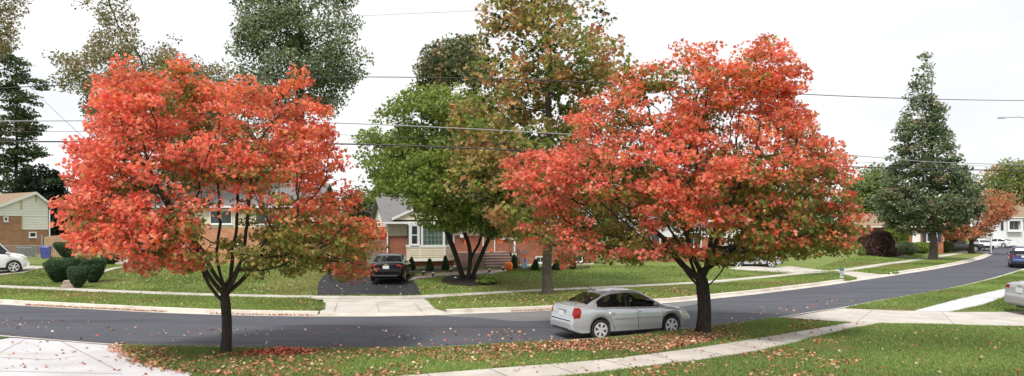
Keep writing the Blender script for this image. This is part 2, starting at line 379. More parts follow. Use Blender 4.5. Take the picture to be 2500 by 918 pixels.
# far verge pieces
def seg(path, pa, pb):
    return [p for p in path if pa <= 1250+F*p.x/p.y <= pb and p.y < 100]
def verge(pa, pb, ca=(), cb=()):
    return xy(seg(KB, pa, pb))+[(v.x, v.y) for v in cb]+xy(seg(swn, pa, pb))[::-1]+[(v.x, v.y) for v in ca]
V1 = verge(-1100, 778, (), (P(792, 752, GZ), P(795, 740, GZ)))
V2 = verge(1084, 2045, (P(1036, 731, GZ), P(1046, 738, GZ), P(1062, 750, GZ)), (P(2075, 680.5, GZ), P(2092, 677.5, GZ), P(2060, 671, GZ)))
V3 = verge(2192, 2600, (P(2062, 663.5, GZ), P(2150, 667, GZ)), ())
def fan(name, pts, m, dz, **k): return sheet(name, pts, m, dz=dz, **k)
for v in (V1, V2): sheet('verge', v, M_lawn, dz=0, skirt=.1)
KBe = [p for p in KB if p.y >= 40 and p.x > 24.5]
swe = [p for p in swn if p.y >= 52]
sheet('verge', xy([P(2195, 664.5, GZ)]+[p for p in KBe if p.x > 27.5][:-4])+[(swe[-1].x+3, swe[-1].y+3)]+xy(swe[::-1])+xy([P(2062, 662.5, GZ), P(2150, 667, GZ)]), M_lawn, dz=0, skirt=.1)
# far pavement
vsw = [(p.x, p.y) for p in swf]+[(p.x, p.y) for p in swn[::-1]]
sheet('pavement', vsw, M_conc, dz=.012, skirt=.08)
# yards beyond the pavement, rising gently
yard = [(p.x, p.y) for p in swf]+[(75, 125), (160, 190), (420, 420), (-420, 420), (-420, 40), (-60, 46)]
yard = [(p.x, p.y) for p in swf]+[(swf[-1].x+6, swf[-1].y+16), (95, 118), (260, 135), (420, 420), (-300, 420), (-300, 45), (-90, 42)]
sheet('yard', yard, M_lawn, dz=0, step=1.5 if False else 3.0, hfun=gh)
def gpatch(name, pxs, m, dz=.03, step=1.0, skirt=.12): return sheet(name, xy([G(*p) for p in pxs]), m, dz=dz, step=step, hfun=gh, skirt=skirt)
# concrete aprons
def apron(name, quads, m, z0=.02, z1=GZ+.004):
    """rows of (near point, far point) both at ground: near side down at the gutter"""
    b = MB(); vs_ = []; n = 6
    for a, c in quads:
        for k in range(n+1):
            t = k/n; p = a.lerp(c, t); vs_.append((p.x, p.y, z0+(z1-z0)*min(1, t*1.5)))
    fs = [(i*(n+1)+k, i*(n+1)+k+1, (i+1)*(n+1)+k+1, (i+1)*(n+1)+k) for i in range(len(quads)-1) for k in range(n)]
    b.add(vs_, fs); o = b.build(name, m); o['kind'] = 'structure'; return o
kn = seg(KB, 762, 1092)
def lerp_at(path, px): return min(path, key=lambda p: abs(1250+F*p.x/p.y-px))
rows = []
for t in np.linspace(0, 1, 14):
    a = P(765+(1088-765)*t, 760.5, 0); k_ = lerp_at(kn, 765+(1088-765)*t); a = Vector((k_.x, k_.y, 0)); c = P(790+(1036-790)*t, 729.5, GZ); c.z = 0
    rows.append((a, c))
apron('driveway_apron', rows, M_conc, .04)
rows = []
for t in np.linspace(0, 1, 10):
    k_ = lerp_at(seg(KB, 2070, 2200), 2080+112*t); a = Vector((k_.x, k_.y, 0)); c = P(2000+65*t, 668.5-5.5*t, GZ)
    rows.append((a, c))
apron('driveway_apron', rows, M_conc, .04)
# joints in the apron and pavement are thin recess strips
def strip(name, a, b, wd, z, m):
    d = (b-a); d.z = 0; d.normalize(); nn = Vector((-d.y, d.x, 0))*wd/2
    q = MB(); q.add([a-nn+Vector((0, 0, z)), b-nn+Vector((0, 0, z)), b+nn+Vector((0, 0, z)), a+nn+Vector((0, 0, z))], [(0, 1, 2, 3)]); return q
M_joint = mat('joint', (.09, .08, .07), .95)
# driveways and walks on the far yards
gpatch('asphalt_driveway', [(775, 721.5), (775, 705), (778, 690), (790, 675), (815, 664), (850, 655), (900, 649), (990, 649), (1000, 668), (1008, 684), (1020, 700), (1028, 720.5)], M_asph_blk)
gpatch('brick_walkway', [(1004, 686), (1000, 678), (1030, 671.5), (1080, 667.5), (1130, 664.5), (1160, 661), (1222, 659), (1232, 662), (1205, 666.5), (1150, 669.5), (1080, 673.5), (1040, 678)], M_paver, dz=.035)
gpatch('mulch_bed', [(1078, 686), (1085, 678), (1105, 674), (1150, 673), (1195, 676), (1220, 682), (1222, 690), (1195, 697), (1150, 699), (1105, 696), (1085, 692)], M_mulch, dz=.05)
gpatch('mulch_bed', [(990, 660), (1000, 657), (1150, 653), (1150, 660), (1090, 664), (1030, 668), (995, 668)], M_mulch, dz=.05)
gpatch('mulch_bed', [(1225, 659), (1228, 654), (1330, 653), (1440, 650), (1440, 656), (1360, 661), (1270, 658)], M_mulch, dz=.05)
gpatch('garden_path', [(228, 666.5), (296, 651.5), (312, 651.5), (250, 667)], M_conc, dz=.035)
gpatch('concrete_driveway', [(-300, 672), (-300, 648), (105, 650), (112, 653), (60, 666), (0, 672)], M_conc, dz=.035)
gpatch('concrete_driveway', [(1780, 657.5), (1800, 652), (1930, 651), (2005, 660), (2030, 662), (1950, 667.5), (1860, 663)], M_conc, dz=.035)
gpatch('concrete_driveway', [(2360, 606), (2380, 601), (2390, 596), (2440, 594), (2440, 601), (2425, 607)], M_conc_pale, dz=.035)
gpatch('concrete_driveway', [(2425, 600), (2470, 597), (2520, 592), (2520, 594), (2470, 600.5), (2430, 602.5)], M_conc_pale, dz=.04)
# ---- near side
DL = [(-700, 1500), (-700, 857), (-20, 833), (25, 822.5)]   # left driveway outline (image)
near_right_edge = [(290, 842.5), (296, 856), (315, 872), (348, 889), (400, 899), (470, 909), (700, 921), (700, 1500)]
nk_px = lambda a, b: [p for p in NK if a <= 1250+F*p.x/p.y <= b and p.y < 60]
# near lawns at GZ: everything between the kerb and behind the camera, driveways laid as separate pieces
sheet('lawn', xy([P(290, 842.5, GZ)]+nk_px(291, 1904)+[P(1905, 775.5, GZ)]+[P(x, y, GZ) for x, y in [(1950, 778), (2000, 781.5), (2080, 787), (2160, 789), (2250, 790), (2350, 793), (2520, 797)]])+[(60, 23), (60, -40), (-6, -40), (-6, 12)]+xy([P(x, y, GZ) for x, y in near_right_edge[:-2][::-1]])[:-1], M_turf_near, dz=0, skirt=.12)
sheet('verge', xy([P(-20, 831, GZ)]+[P(25, 822.5, GZ)]+nk_px(-800, 20)[::-1])+[(-40, 20)], M_turf_near, dz=0.0, skirt=.1)
sheet('lawn', xy([P(2060, 752, GZ)]+nk_px(2062, 2500)+[NK[-2], NK[-1]])+[(90, 60), (90, 27)]+xy([P(x, y, GZ) for x, y in [(2520, 760), (2320, 761), (2240, 758), (2180, 757)]]), M_lawn, dz=0, skirt=.12)
sheet('near_driveway', xy([P(x, y, GZ) for x, y in [(25, 823.5), (100, 829), (200, 836.5), (290, 843.5)]])+xy([P(x, y, GZ) for x, y in near_right_edge[1:-2]])+[(-6.2, 12), (-6.2, -40), (-30, -40), (-40, 19)]+xy([P(-20, 832, GZ)]), M_conc_pale, dz=-.01)
sheet('near_driveway', xy([P(x, y, GZ) for x, y in [(1906, 776), (2000, 760.5), (2059, 752), (2180, 757.3), (2240, 758.3), (2320, 761.3), (2520, 760.3), (2700, 762), (2700, 801), (2520, 797), (2350, 793), (2250, 790), (2160, 789), (2080, 787), (2000, 781.5), (1950, 778)]]), M_conc, dz=-.01)
pv_top = [(700, 938), (900, 926), (1010, 916), (1190, 901.5), (1370, 887.5), (1500, 876), (1600, 863.5), (1700, 850), (1800, 834.5), (1900, 818), (2000, 801.5), (2082, 787.5)]
pv_bot = [(2158, 789), (2100, 799), (2000, 821), (1900, 847), (1800, 866), (1700, 880), (1600, 892), (1500, 904.5), (1370, 919), (1190, 938), (1000, 955), (800, 970)]
sheet('near_pavement', xy([P(x, y, GZ) for x, y in pv_top+pv_bot]), M_conc, dz=.012, skirt=.05)
sheet('near_pavement', xy([P(x, y, GZ) for x, y in [(2234, 758.5), (2350, 728), (2455, 704.5), (2560, 680), (2560, 700), (2462, 722.5), (2400, 744), (2322, 761)]]), M_conc_pale, dz=.012, skirt=.05)
NKG = offp(NK, 0)
sweep('near_kerb', NK, [(.0, -.005), (.0, .003), (.10, .0), (.14, -GZ+.01), (.55, -GZ+.005)], M_kerb)
# pavement joints
jb = MB()
for i in range(3, len(SWD)-3):
    pass
def joints(path_n, path_f, every, z, m):
    d = 0; out = MB(); last = None
    for i in range(len(path_n)-1):
        L_ = (path_n[i+1]-path_n[i]).length; t = 0
        while d+ (L_-t) >= every:
            t += every-d; d = 0; k = t/L_
            a = path_n[i].lerp(path_n[i+1], k); b = path_f[i].lerp(path_f[i+1], k); q = strip('', a, b, .018, z, m); out.add(q.v, q.f)
        d += L_-t
    return out
o = joints(swn, swf, 1.5, .016, M_joint).build('pavement_joints', M_joint); o['kind'] = 'structure'
pt = [P(x, y, GZ) for x, y in pv_top]; pb = [P(x, y, GZ) for x, y in pv_bot[::-1]]
def resamp(path, n):
    cum = [0]
    for i in range(len(path)-1): cum.append(cum[-1]+(path[i+1]-path[i]).length)
    out = []
    for t in np.linspace(0, cum[-1], n):
        i = max(0, min(len(path)-2, int(np.searchsorted(cum, t)-1))); k = (t-cum[i])/(cum[i+1]-cum[i]); out.append(path[i].lerp(path[i+1], k))
    return out
pt2 = resamp(pt, 60); pb2 = [min(resamp(pb, 300), key=lambda q: (q-a).length) for a in pt2]
o = joints(pt2, pb2, 1.45, .016, M_joint).build('pavement_joints', M_joint); o['kind'] = 'structure'
jb = MB()
for a, b in [((917, 730), (925, 760)), ((830, 730), (815, 760)), ((1000, 730), (1030, 759))]:
    q = strip('', P(a[0], a[1], GZ), P(b[0], b[1], .09), .02, .012, None); q2 = [(x, y, z+.0) for x, y, z in q.v]; jb.add(q2, q.f)
for a, b in [((0, 871), (120, 878)), ((120, 878), (190, 868)), ((0, 905), (300, 912)), ((60, 829), (0, 860)), ((150, 833), (290, 905)), ((2130, 757), (2090, 787)), ((2300, 761), (2330, 792))]:
    q = strip('', P(a[0], a[1], GZ), P(b[0], b[1], GZ), .02, -.005, None); jb.add(q.v, q.f)
o = jb.build('driveway_joints', mat('shallow_joint', (.26, .24, .22), .95)); o['kind'] = 'structure'

# ------------------------------------------------------------------ trees
MAPLE = np.array([(0, -.5), (.16, -.22), (.42, -.28), (.33, -.02), (.52, .16), (.24, .2), (.14, .52), (0, .36)])
MAPLE = np.array([(0, -.36), (.38, -.40), (.26, -.12), (.55, .08), (.2, .14), (0, .58), (-.2, .14), (-.55, .08), (-.26, -.12), (-.38, -.40)])
OVAL = np.array([(0, -.5), (.3, -.05), (.0, .5), (-.3, -.05)])
def noise3(p, sc, seed):
    r_ = np.random.default_rng(seed); out = np.zeros(len(p))
    for k in range(7):
        d = r_.normal(size=3); d /= np.linalg.norm(d); out += np.sin(p@d*sc*(.7+.25*k)+r_.uniform(0, 6.28))
    return out/3.0
def leaves(name, ctr, size, col, m, parent, tmpl, up=.6, rs=None, out=None, droop=0):
    n = len(ctr); rs = rs or rng
    nn = rs.normal(size=(n, 3)); nn /= np.linalg.norm(nn, axis=1)[:, None]
    nn = nn*1.0+np.array([0, 0, up])
    if out is not None: nn += out
    nn /= np.linalg.norm(nn, axis=1)[:, None]
    t = rs.normal(size=(n, 3)); t -= (t*nn).sum(1)[:, None]*nn; t /= np.linalg.norm(t, axis=1)[:, None]
    b = np.cross(nn, t)
    s = size*rs.uniform(.65, 1.3, n)
    k = len(tmpl)
    V = ctr[:, None, :]+s[:, None, None]*(tmpl[None, :, 0:1]*t[:, None, :]+tmpl[None, :, 1:2]*b[:, None, :])
    # fold along the midrib
    V += (np.abs(tmpl[None, :, 0:1])*.35*s[:, None, None])*nn[:, None, :]*rs.uniform(-.6, 1, (n, 1, 1))
    return np_mesh(name, V, k, m, parent, col)
def inpoly(poly, x, y):
    c = np.zeros(len(x), bool); n = len(poly); j = n-1
    for i in range(n):
        xi, yi = poly[i]; xj, yj = poly[j]
        k = ((yi > y) != (yj > y)) & (x < (xj-xi)*(y-yi)/((yj-yi) or 1e-9)+xi); c ^= k; j = i
    return c
def crown_points(sil, Y0, n, kd, rs, gap=0, gsc=1.0, seed=1, shell=.0, thin=()):
    """points in the crown: silhouette taken at distance Y0, round in plan row by row"""
    sx = (np.array([p[0] for p in sil])-1250)/F*Y0; sz = H-(np.array([p[1] for p in sil])-HZ)/F*Y0
    poly = list(zip(sx, sz)); zs = np.linspace(sz.min(), sz.max(), 60); lo = []; hi = []
    gx = np.linspace(sx.min(), sx.max(), 200)
    for z in zs:
        c = inpoly(poly, gx, np.full(200, z))
        if c.any(): lo.append(gx[c].min()); hi.append(gx[c].max())
        else: lo.append(np.nan); hi.append(np.nan)
    lo = np.array(lo); hi = np.array(hi); ok = ~np.isnan(lo); lo = np.interp(zs, zs[ok], lo[ok]); hi = np.interp(zs, zs[ok], hi[ok])
    out = []
    tot = 0
    while tot < n:
        x = rs.uniform(sx.min(), sx.max(), n*3); z = rs.uniform(sz.min(), sz.max(), n*3); c = inpoly(poly, x, z); x = x[c]; z = z[c]
        l = np.interp(z, zs, lo); h = np.interp(z, zs, hi); xc = (l+h)/2; a = (h-l)/2
        dd = kd*np.sqrt(np.maximum(0, a*a-(x-xc)**2))+.15
        u = rs.uniform(-1, 1, len(x))
        # volume-uniform: reject proportional to depth
        keep = rs.uniform(0, 1, len(x)) < dd/dd.max()
        p = np.stack([x, u*dd, z], 1)
        rel = np.sqrt(((x-xc)/(a+.01))**2*.999+(u**2)*(1-((x-xc)/(a+.01))**2))
        if shell: keep &= rs.uniform(0, 1, len(x)) < (1-shell)+shell*rel**2
        for (hx, hy, hrx, hry, pr_) in thin:
            X_ = (hx-1250)/F*Y0; Z_ = H-(hy-HZ)/F*Y0; dd_ = ((x-X_)/(hrx/F*Y0))**2+((z-Z_)/(hry/F*Y0))**2
            keep &= ~((dd_ < 1) & (rs.uniform(0, 1, len(x)) < pr_))
        if gap: keep &= noise3(p, gsc, seed) > gap-1.0
        p = p[keep]; out.append(np.concatenate([p, rel[keep][:, None]], 1)); tot += len(p)
    return np.concatenate(out)[:n]
def colonize(nodes_, parents, att, step, kill, iters=140, trop=(0, 0, .12), rs=None):
    """space colonization from the given skeleton"""
    nd = [np.array(p, float) for p in nodes_]; pr = list(parents)
    A = att.copy(); alive = np.ones(len(A), bool)
    dist = np.full(len(A), 1e9); idx = np.zeros(len(A), int)
    def upd(new0):
        N_ = np.array(nd[new0:])
        if len(N_) == 0: return
        d = np.linalg.norm(A[:, None, :]-N_[None], axis=2); j = d.argmin(1); m_ = d[np.arange(len(A)), j]
        b = m_ < dist; dist[b] = m_[b]; idx[b] = j[b]+new0
    upd(0); seen = {}
    for it in range(iters):
        alive &= dist > kill
        if not alive.any(): break
        new0 = len(nd); ai = idx[alive]; av = A[alive]
        for k in np.unique(ai):
            v = av[ai == k]-nd[k]; v /= np.linalg.norm(v, axis=1)[:, None]+1e-9; d = v.sum(0); d /= np.linalg.norm(d)+1e-9
            d = d+np.array(trop)+rs.normal(size=3)*.12; d /= np.linalg.norm(d)
            c = seen.get(k, 0)
            if c > 3: # stuck: kill attractors there
                alive[np.where(alive)[0][ai == k]] = False; continue
            seen[k] = c+1
            if c: d = d+rs.normal(size=3)*.4*c; d /= np.linalg.norm(d)
            nd.append(nd[k]+d*step); pr.append(int(k))
        upd(new0)
    return np.array(nd), np.array(pr)
def skin(nd, pr, r0, rt, z0, n=6, flare=.5, minr=0):
    """tube mesh over the skeleton; radius from the number of tips carried"""
    nN = len(nd); kids = [[] for _ in range(nN)]
    for i in range(1, nN):
        if pr[i] >= 0: kids[pr[i]].append(i)
    tips = np.zeros(nN)
    for i in range(nN-1, -1, -1):
        if not kids[i]: tips[i] += 1
        if i and pr[i] >= 0: tips[pr[i]] += tips[i]
    # parents always precede children
    e = math.log(r0/rt)/math.log(max(2, tips[0])); rad = rt*tips**e
    hz_ = nd[:, 2]-z0
    rad = rad*(1+flare*np.exp(-np.maximum(hz_, 0)/(r0*1.6)))
    V = []; Fc = []
    def ring(p, d, r, k):
        d = d/(np.linalg.norm(d)+1e-9); a = np.cross(d, (0.13, .99, .05)); a /= np.linalg.norm(a)+1e-9; b = np.cross(d, a)
        s = len(V)
        for q in range(k):
            t = 2*math.pi*q/k; V.append(p+(a*math.cos(t)+b*math.sin(t))*r)
        return s
    main = {}
    rg_ = {}
    for i in range(nN):
        if rad[i] < minr: continue
        par = pr[i]
        kk = 10 if r0 > .1 else n
        if par < 0:
            d = nd[kids[i][0]]-nd[i] if kids[i] else np.array([0, 0, 1.]); rg_[i] = (ring(nd[i], d, rad[i], kk)); continue
        if par not in rg_: continue
        d = nd[i]-nd[par]
        if kids[i]:
            mk = max(kids[i], key=lambda q: tips[q]); d2 = nd[mk]-nd[i]; dd = d/np.linalg.norm(d)+d2/(np.linalg.norm(d2)+1e-9)
        else: dd = d
        if par in main or rad[i] < rad[par]*.55: s0 = ring(nd[par], d, min(rad[i]*1.15, rad[par]), kk)
        else:
            mkp = max(kids[par], key=lambda q: tips[q])
            if mkp == i: s0 = rg_[par]; main[par] = 1
            else: s0 = ring(nd[par], d, min(rad[i]*1.15, rad[par]), kk)
        rr = rad[i] if kids[i] else rad[i]*.4
        s1 = ring(nd[i], dd, rr, kk); rg_[i] = s1
        for q in range(kk): Fc.append((s0+q, s0+(q+1) % kk, s1+(q+1) % kk, s1+q))
    return V, Fc, rad
def mesh_raw(name, V, Fc, m, parent):
    me = bpy.data.meshes.new(name); me.from_pydata([tuple(v) for v in V], [], Fc); me.shade_smooth(); return link(me, name, m, parent)
def pal(cols, n, rs, jit=.12):
    c = np.array(cols)[rs.integers(0, len(cols), n)]; return np.clip(c*(1+rs.normal(size=(n, 1))*jit)*(1+rs.normal(size=(n, 3))*.05), .002, .95)
def tree(label, base, Y0, sil, n_att, n_leaf, lsize, r0, colf, kd=.9, stems=None, fork=None, limbs=6, step=.3, kill=None, gap=0, gsc=1.0, tmpl=OVAL, spread=.25, up=.6, bk=None,
         seed=1, name='tree', group=None, z0=None, rt=.006, leader=None, shell=.3, flat=.6, cat='tree', zb=None, trop=(0, 0, .12), minr=0, flare=.5, limb_len=1.2, thin=()):
    rs = np.random.default_rng(seed)
    bp = Vector(base); o = thing(name, label, cat, bp, 0, group)
    att = crown_points(sil, Y0, n_att, kd, rs, gap, gsc, seed, shell, thin); rel = att[:, 3]; att = att[:, :3].copy()
    # the silhouette's plane is turned square to the line from the eye to the trunk, so that the crown is round in plan
    X0 = bp.x*Y0/bp.y; dr = math.hypot(X0, Y0); ct, sn = Y0/dr, X0/dr
    pr_x = att[:, 0]/Y0; q_ = (H-att[:, 2])/Y0; xo = (pr_x*Y0-X0)/(ct+pr_x*sn); yo = att[:, 1]*ct; att[:, 2] = H-q_*(Y0-xo*sn)
    att[:, 0] = xo*ct+yo*sn; att[:, 1] = -xo*sn+yo*ct+(Y0-bp.y); att[:, 2] -= bp.z
    nd = []; pr = []
    if stems:
        for st in stems:
            pts = dens([Vector(((px-1250)/F*Y0-bp.x, dy, H-(py-HZ)/F*Y0-bp.z)) for px, py, dy in st], 4)
            pts[0].z = min(pts[0].z, -.05)
            if not nd: nd.append(np.array((0, 0, -.1))); pr.append(-1)
            last = 0
            for p in pts: nd.append(np.array(p)); pr.append(last); last = len(nd)-1
    else:
        top = fork; k = max(3, int(top/step)); wob = rs.normal(size=2)*.02
        for i in range(k+1):
            t = i/k; nd.append(np.array((wob[0]*math.sin(t*4)*top, wob[1]*math.sin(t*3)*top, -.08+(top+.08)*t))); pr.append(i-1)
        f = len(nd)-1
        if leader:
            k2 = int((leader-top)/step); last = f
            for i in range(1, k2+1):
                z = top+(leader-top)*i/k2; nd.append(nd[f]*np.array((1, 1, 0))+np.array((.06*math.sin(i*.7), .06*math.cos(i*.9), z))); pr.append(last); last = len(nd)-1
        for q in range(limbs):
            az_ = q*2*math.pi/limbs+rs.uniform(-.3, .3); el_ = rs.uniform(.75, 1.15); ln = limb_len*rs.uniform(.8, 1.3); last = f-(q % 3 if f > 4 else 0)
            p0 = nd[last]; ks = max(2, int(ln/step))
            for i in range(1, ks+1):
                t = i/ks; e2 = el_+.25*t
                e2 = el_*.6+.7*t*el_*.8
                p0 = p0+np.array((math.cos(az_)*math.cos(e2), math.sin(az_)*math.cos(e2), math.sin(e2)))*ln/ks
                nd.append(p0.copy()); pr.append(last); last = len(nd)-1
    nd, pr = colonize(nd, pr, att, step, kill or step*1.6, trop=trop, rs=rs)
    V, Fc, rad = skin(nd, pr, r0, rt, 0, flare=flare, minr=minr)
    mesh_raw('trunk', V, Fc, bk or M_bark, o)
    # leaves gather round the attractors that the branches reached
    j = rs.integers(0, len(att), n_leaf); s = spread
    tw = np.linalg.norm(att[:, None, :]-nd[None, ::3][:, :4000], axis=2).argmin(1) if False else None
    g3 = rs.normal(size=(n_leaf, 3)); gl_ = np.linalg.norm(g3, axis=1)[:, None]; g3 = g3/gl_*np.minimum(gl_, 1.3+.35*rs.uniform(size=(n_leaf, 1)))
    c = att[j]+g3*np.array([s, s, s*flat])
    out = c-np.array([0, 0, c[:, 2].mean()]); out /= np.linalg.norm(out, axis=1)[:, None]+1e-6
    zrel = (c[:, 2]-att[:, 2].min())/(np.ptp(att[:, 2])+1e-6)
    col = colf(c, rel[j], zrel, j, rs, len(att))
    leaves('crown', c, lsize, col, M_leaf, o, tmpl, up, rs, out*.35)
    return o

REDS = [(.86, .17, .12), (.90, .23, .15), (.88, .25, .13), (.76, .11, .08), (.92, .28, .20), (.86, .20, .16), (.94, .33, .22)]
ORNG = [(.80, .22, .07), (.74, .27, .08), (.82, .18, .07)]
OLIV = [(.23, .27, .06), (.32, .33, .08), (.19, .25, .06), (.42, .34, .10), (.16, .21, .05), (.36, .25, .09)]
def col_maple(greenness, zc_=.8):
    def f(c, rel, z, j, rs, na):
        n = len(c); r_ = pal(REDS, n, rs); o_ = pal(ORNG, n, rs); g_ = pal(OLIV, n, rs, .18)
        # whole sprays turn together; the lower and inner ones are still green
        cm = np.zeros(na); cnt = np.bincount(j, minlength=na)+1e-6; zc = np.bincount(j, c[:, 2], na)/cnt
        dz = (c[:, 2]-zc[j])/.12
        nz_ = noise3(c, 1.0, 5)*.6+rs.normal(size=na)[j]*.30-.13*dz  # greener below the middle of each spray: sunlit tops put into leaf colour
        gscore = greenness+1.0*(.75-rel)+zc_*(.42-z)+.5*nz_
        isg = rs.uniform(size=n) < 1/(1+np.exp(-(gscore-.28)*12))
        oo = rs.uniform(size=n) < .18+.2*noise3(c, .7, 9)
        tone = (1+.22*rs.normal(size=na)[j])[:, None]
        col = np.where(oo[:, None], o_, r_)*np.clip(tone, .6, 1.25); return np.clip(np.where(isg[:, None], g_, col), .005, .92)
    return f
def col_mix(groups, wts, sc=.8, seed=3, jit=.15):
    """palettes chosen per cluster so that colours stay in clumps"""
    def f(c, rel, z, j, rs, na):
        wv = np.array(wts, float); wv /= wv.sum(); pick = rs.choice(len(groups), size=na, p=wv)[j]
        n = len(c); col = np.zeros((n, 3))
        sw_ = rs.uniform(size=n) < .15; pick = np.where(sw_, rs.choice(len(groups), size=n, p=wv), pick)
        for k, g_ in enumerate(groups):
            m_ = pick == k; col[m_] = pal(g_, m_.sum(), rs, jit)
        return col
    return f
GREEN = [(.20, .27, .05), (.26, .33, .07), (.31, .38, .09), (.15, .21, .045)]
GREEN_Y = [(.28, .35, .09), (.34, .38, .12), (.25, .32, .08)]
DKGREEN = [(.06, .10, .035), (.08, .13, .045), (.045, .075, .03)]
GREYGR = [(.30, .36, .20), (.38, .42, .25), (.25, .31, .17), (.18, .23, .12)]
BROWNS = [(.42, .32, .18), (.28, .22, .11), (.40, .28, .14), (.22, .2, .10)]
RUST = [(.55, .26, .12), (.62, .33, .15), (.48, .2, .1), (.6, .42, .2)]
BLACKGR = [(.012, .022, .014), (.02, .032, .02)]
PURP = [(.14, .085, .075), (.19, .12, .10), (.10, .06, .055)]

SIL_L = [(298, 158), (312, 140), (330, 158), (345, 195), (385, 215), (405, 178), (440, 150), (475, 158), (490, 205), (520, 225), (560, 190), (615, 220), (675, 200), (700, 168), (738, 176), (748, 245),
         (765, 285), (810, 280), (830, 325), (845, 375), (860, 420), (855, 480), (872, 520), (912, 535), (915, 575), (898, 650), (878, 690), (845, 694), (800, 662), (760, 640), (700, 662), (660, 640), (630, 668), (600, 650),
         (560, 625), (510, 640), (470, 655), (440, 645), (400, 640), (362, 668), (345, 684), (332, 645), (270, 612), (230, 620), (185, 605), (168, 570), (168, 500), (198, 450), (175, 375), (198, 350), (245, 335), (215, 262), (232, 208), (268, 222), (278, 178)]
SIL_L = [(540+(x-540)*1.03, 420+(y-420)*1.01) for x, y in SIL_L]
bl = P(550, 860, GZ)
tree('young maple with scarlet crown and dark slim trunk on the left grass verge', bl, bl.y, SIL_L, 1300, 50000, .098, .122, col_maple(.10, 1.1), kd=.74, fork=1.7, limbs=8, step=.2, kill=.36, gap=.5, gsc=2.1, flare=.25,
     rt=.009, thin=[(555, 590, 95, 60, .85), (615, 500, 70, 65, .85), (530, 510, 50, 70, .75), (430, 470, 60, 60, .65), (700, 440, 60, 50, .6), (480, 330, 60, 40, .5), (370, 380, 50, 40, .5), (640, 300, 50, 40, .4)],
     tmpl=MAPLE, spread=.20, up=.5, seed=11, name='maple_tree', shell=.35, flat=.42, limb_len=1.2, group='red maples on the near verge')
SIL_R = [(1695, 78), (1730, 82), (1758, 112), (1768, 165), (1795, 172), (1815, 120), (1862, 102), (1905, 112), (1940, 130), (1950, 192), (1948, 252), (1978, 295), (2005, 355), (2040, 352), (2050, 390), (2095, 435), (2080, 482), (2098, 540),
         (2080, 595), (2050, 615), (2000, 610), (1950, 625), (1910, 630), (1860, 626), (1800, 628), (1760, 650), (1700, 625), (1620, 628), (1550, 640), (1480, 640), (1425, 652), (1380, 640), (1345, 612), (1295, 585), (1292, 548), (1335, 535), (1265, 480), (1250, 420),
         (1262, 380), (1330, 388), (1382, 368), (1408, 295), (1428, 245), (1475, 215), (1515, 182), (1570, 175), (1640, 158), (1662, 110)]
SIL_R = [(1690+(x-1690)*1.02, 380+(y-380)*1.01) for x, y in SIL_R]
br = P(1715, 812, GZ)
tree('larger maple with orange and red crown beside the parked silver sedan', br, br.y, SIL_R, 1800, 70000, .110, .195, col_maple(.16, .8), kd=.70, fork=1.85, limbs=9, step=.24, kill=.42, gap=.5, gsc=1.5, flare=.3, rt=.010, thin=[(1700, 590, 130, 55, .65), (1760, 330, 50, 60, .55), (1850, 370, 60, 70, .6), (1480, 520, 80, 40, .5), (1950, 470, 60, 50, .5), (1600, 420, 50, 50, .5)],
     tmpl=MAPLE, spread=.24, up=.6, seed=23, name='maple_tree', shell=.35, flat=.4, limb_len=1.6, group='red maples on the near verge')
# green tree with several stems in the front garden
bm_ = G(1140, 682)
SIL_G = [(872, 470), (880, 400), (866, 335), (925, 292), (958, 250), (988, 212), (1035, 218), (1075, 208), (1130, 228), (1200, 240), (1250, 290), (1290, 360), (1320, 440), (1335, 535), (1300, 590), (1240, 580), (1195, 590), (1160, 562),
         (1110, 558), (1060, 565), (1025, 540), (1000, 492), (950, 470), (910, 498), (880, 505)]
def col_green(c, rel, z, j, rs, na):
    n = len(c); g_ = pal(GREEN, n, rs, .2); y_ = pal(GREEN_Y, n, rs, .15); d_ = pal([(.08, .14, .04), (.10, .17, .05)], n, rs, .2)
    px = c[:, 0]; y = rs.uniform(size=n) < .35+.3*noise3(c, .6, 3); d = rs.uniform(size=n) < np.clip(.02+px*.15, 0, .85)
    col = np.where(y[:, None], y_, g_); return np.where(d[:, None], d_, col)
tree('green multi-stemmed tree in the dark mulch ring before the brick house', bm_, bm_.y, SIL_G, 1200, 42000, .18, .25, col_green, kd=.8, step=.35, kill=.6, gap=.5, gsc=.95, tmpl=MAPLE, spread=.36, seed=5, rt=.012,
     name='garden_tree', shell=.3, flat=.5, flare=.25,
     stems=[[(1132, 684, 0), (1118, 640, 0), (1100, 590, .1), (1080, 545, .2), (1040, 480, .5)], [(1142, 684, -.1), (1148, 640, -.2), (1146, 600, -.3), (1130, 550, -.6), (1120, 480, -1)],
            [(1150, 684, .1), (1168, 640, .1), (1190, 590, 0), (1215, 540, 0), (1240, 460, .3)], [(1142, 684, .1), (1150, 630, .4), (1172, 580, .9), (1170, 500, 1.5)]])
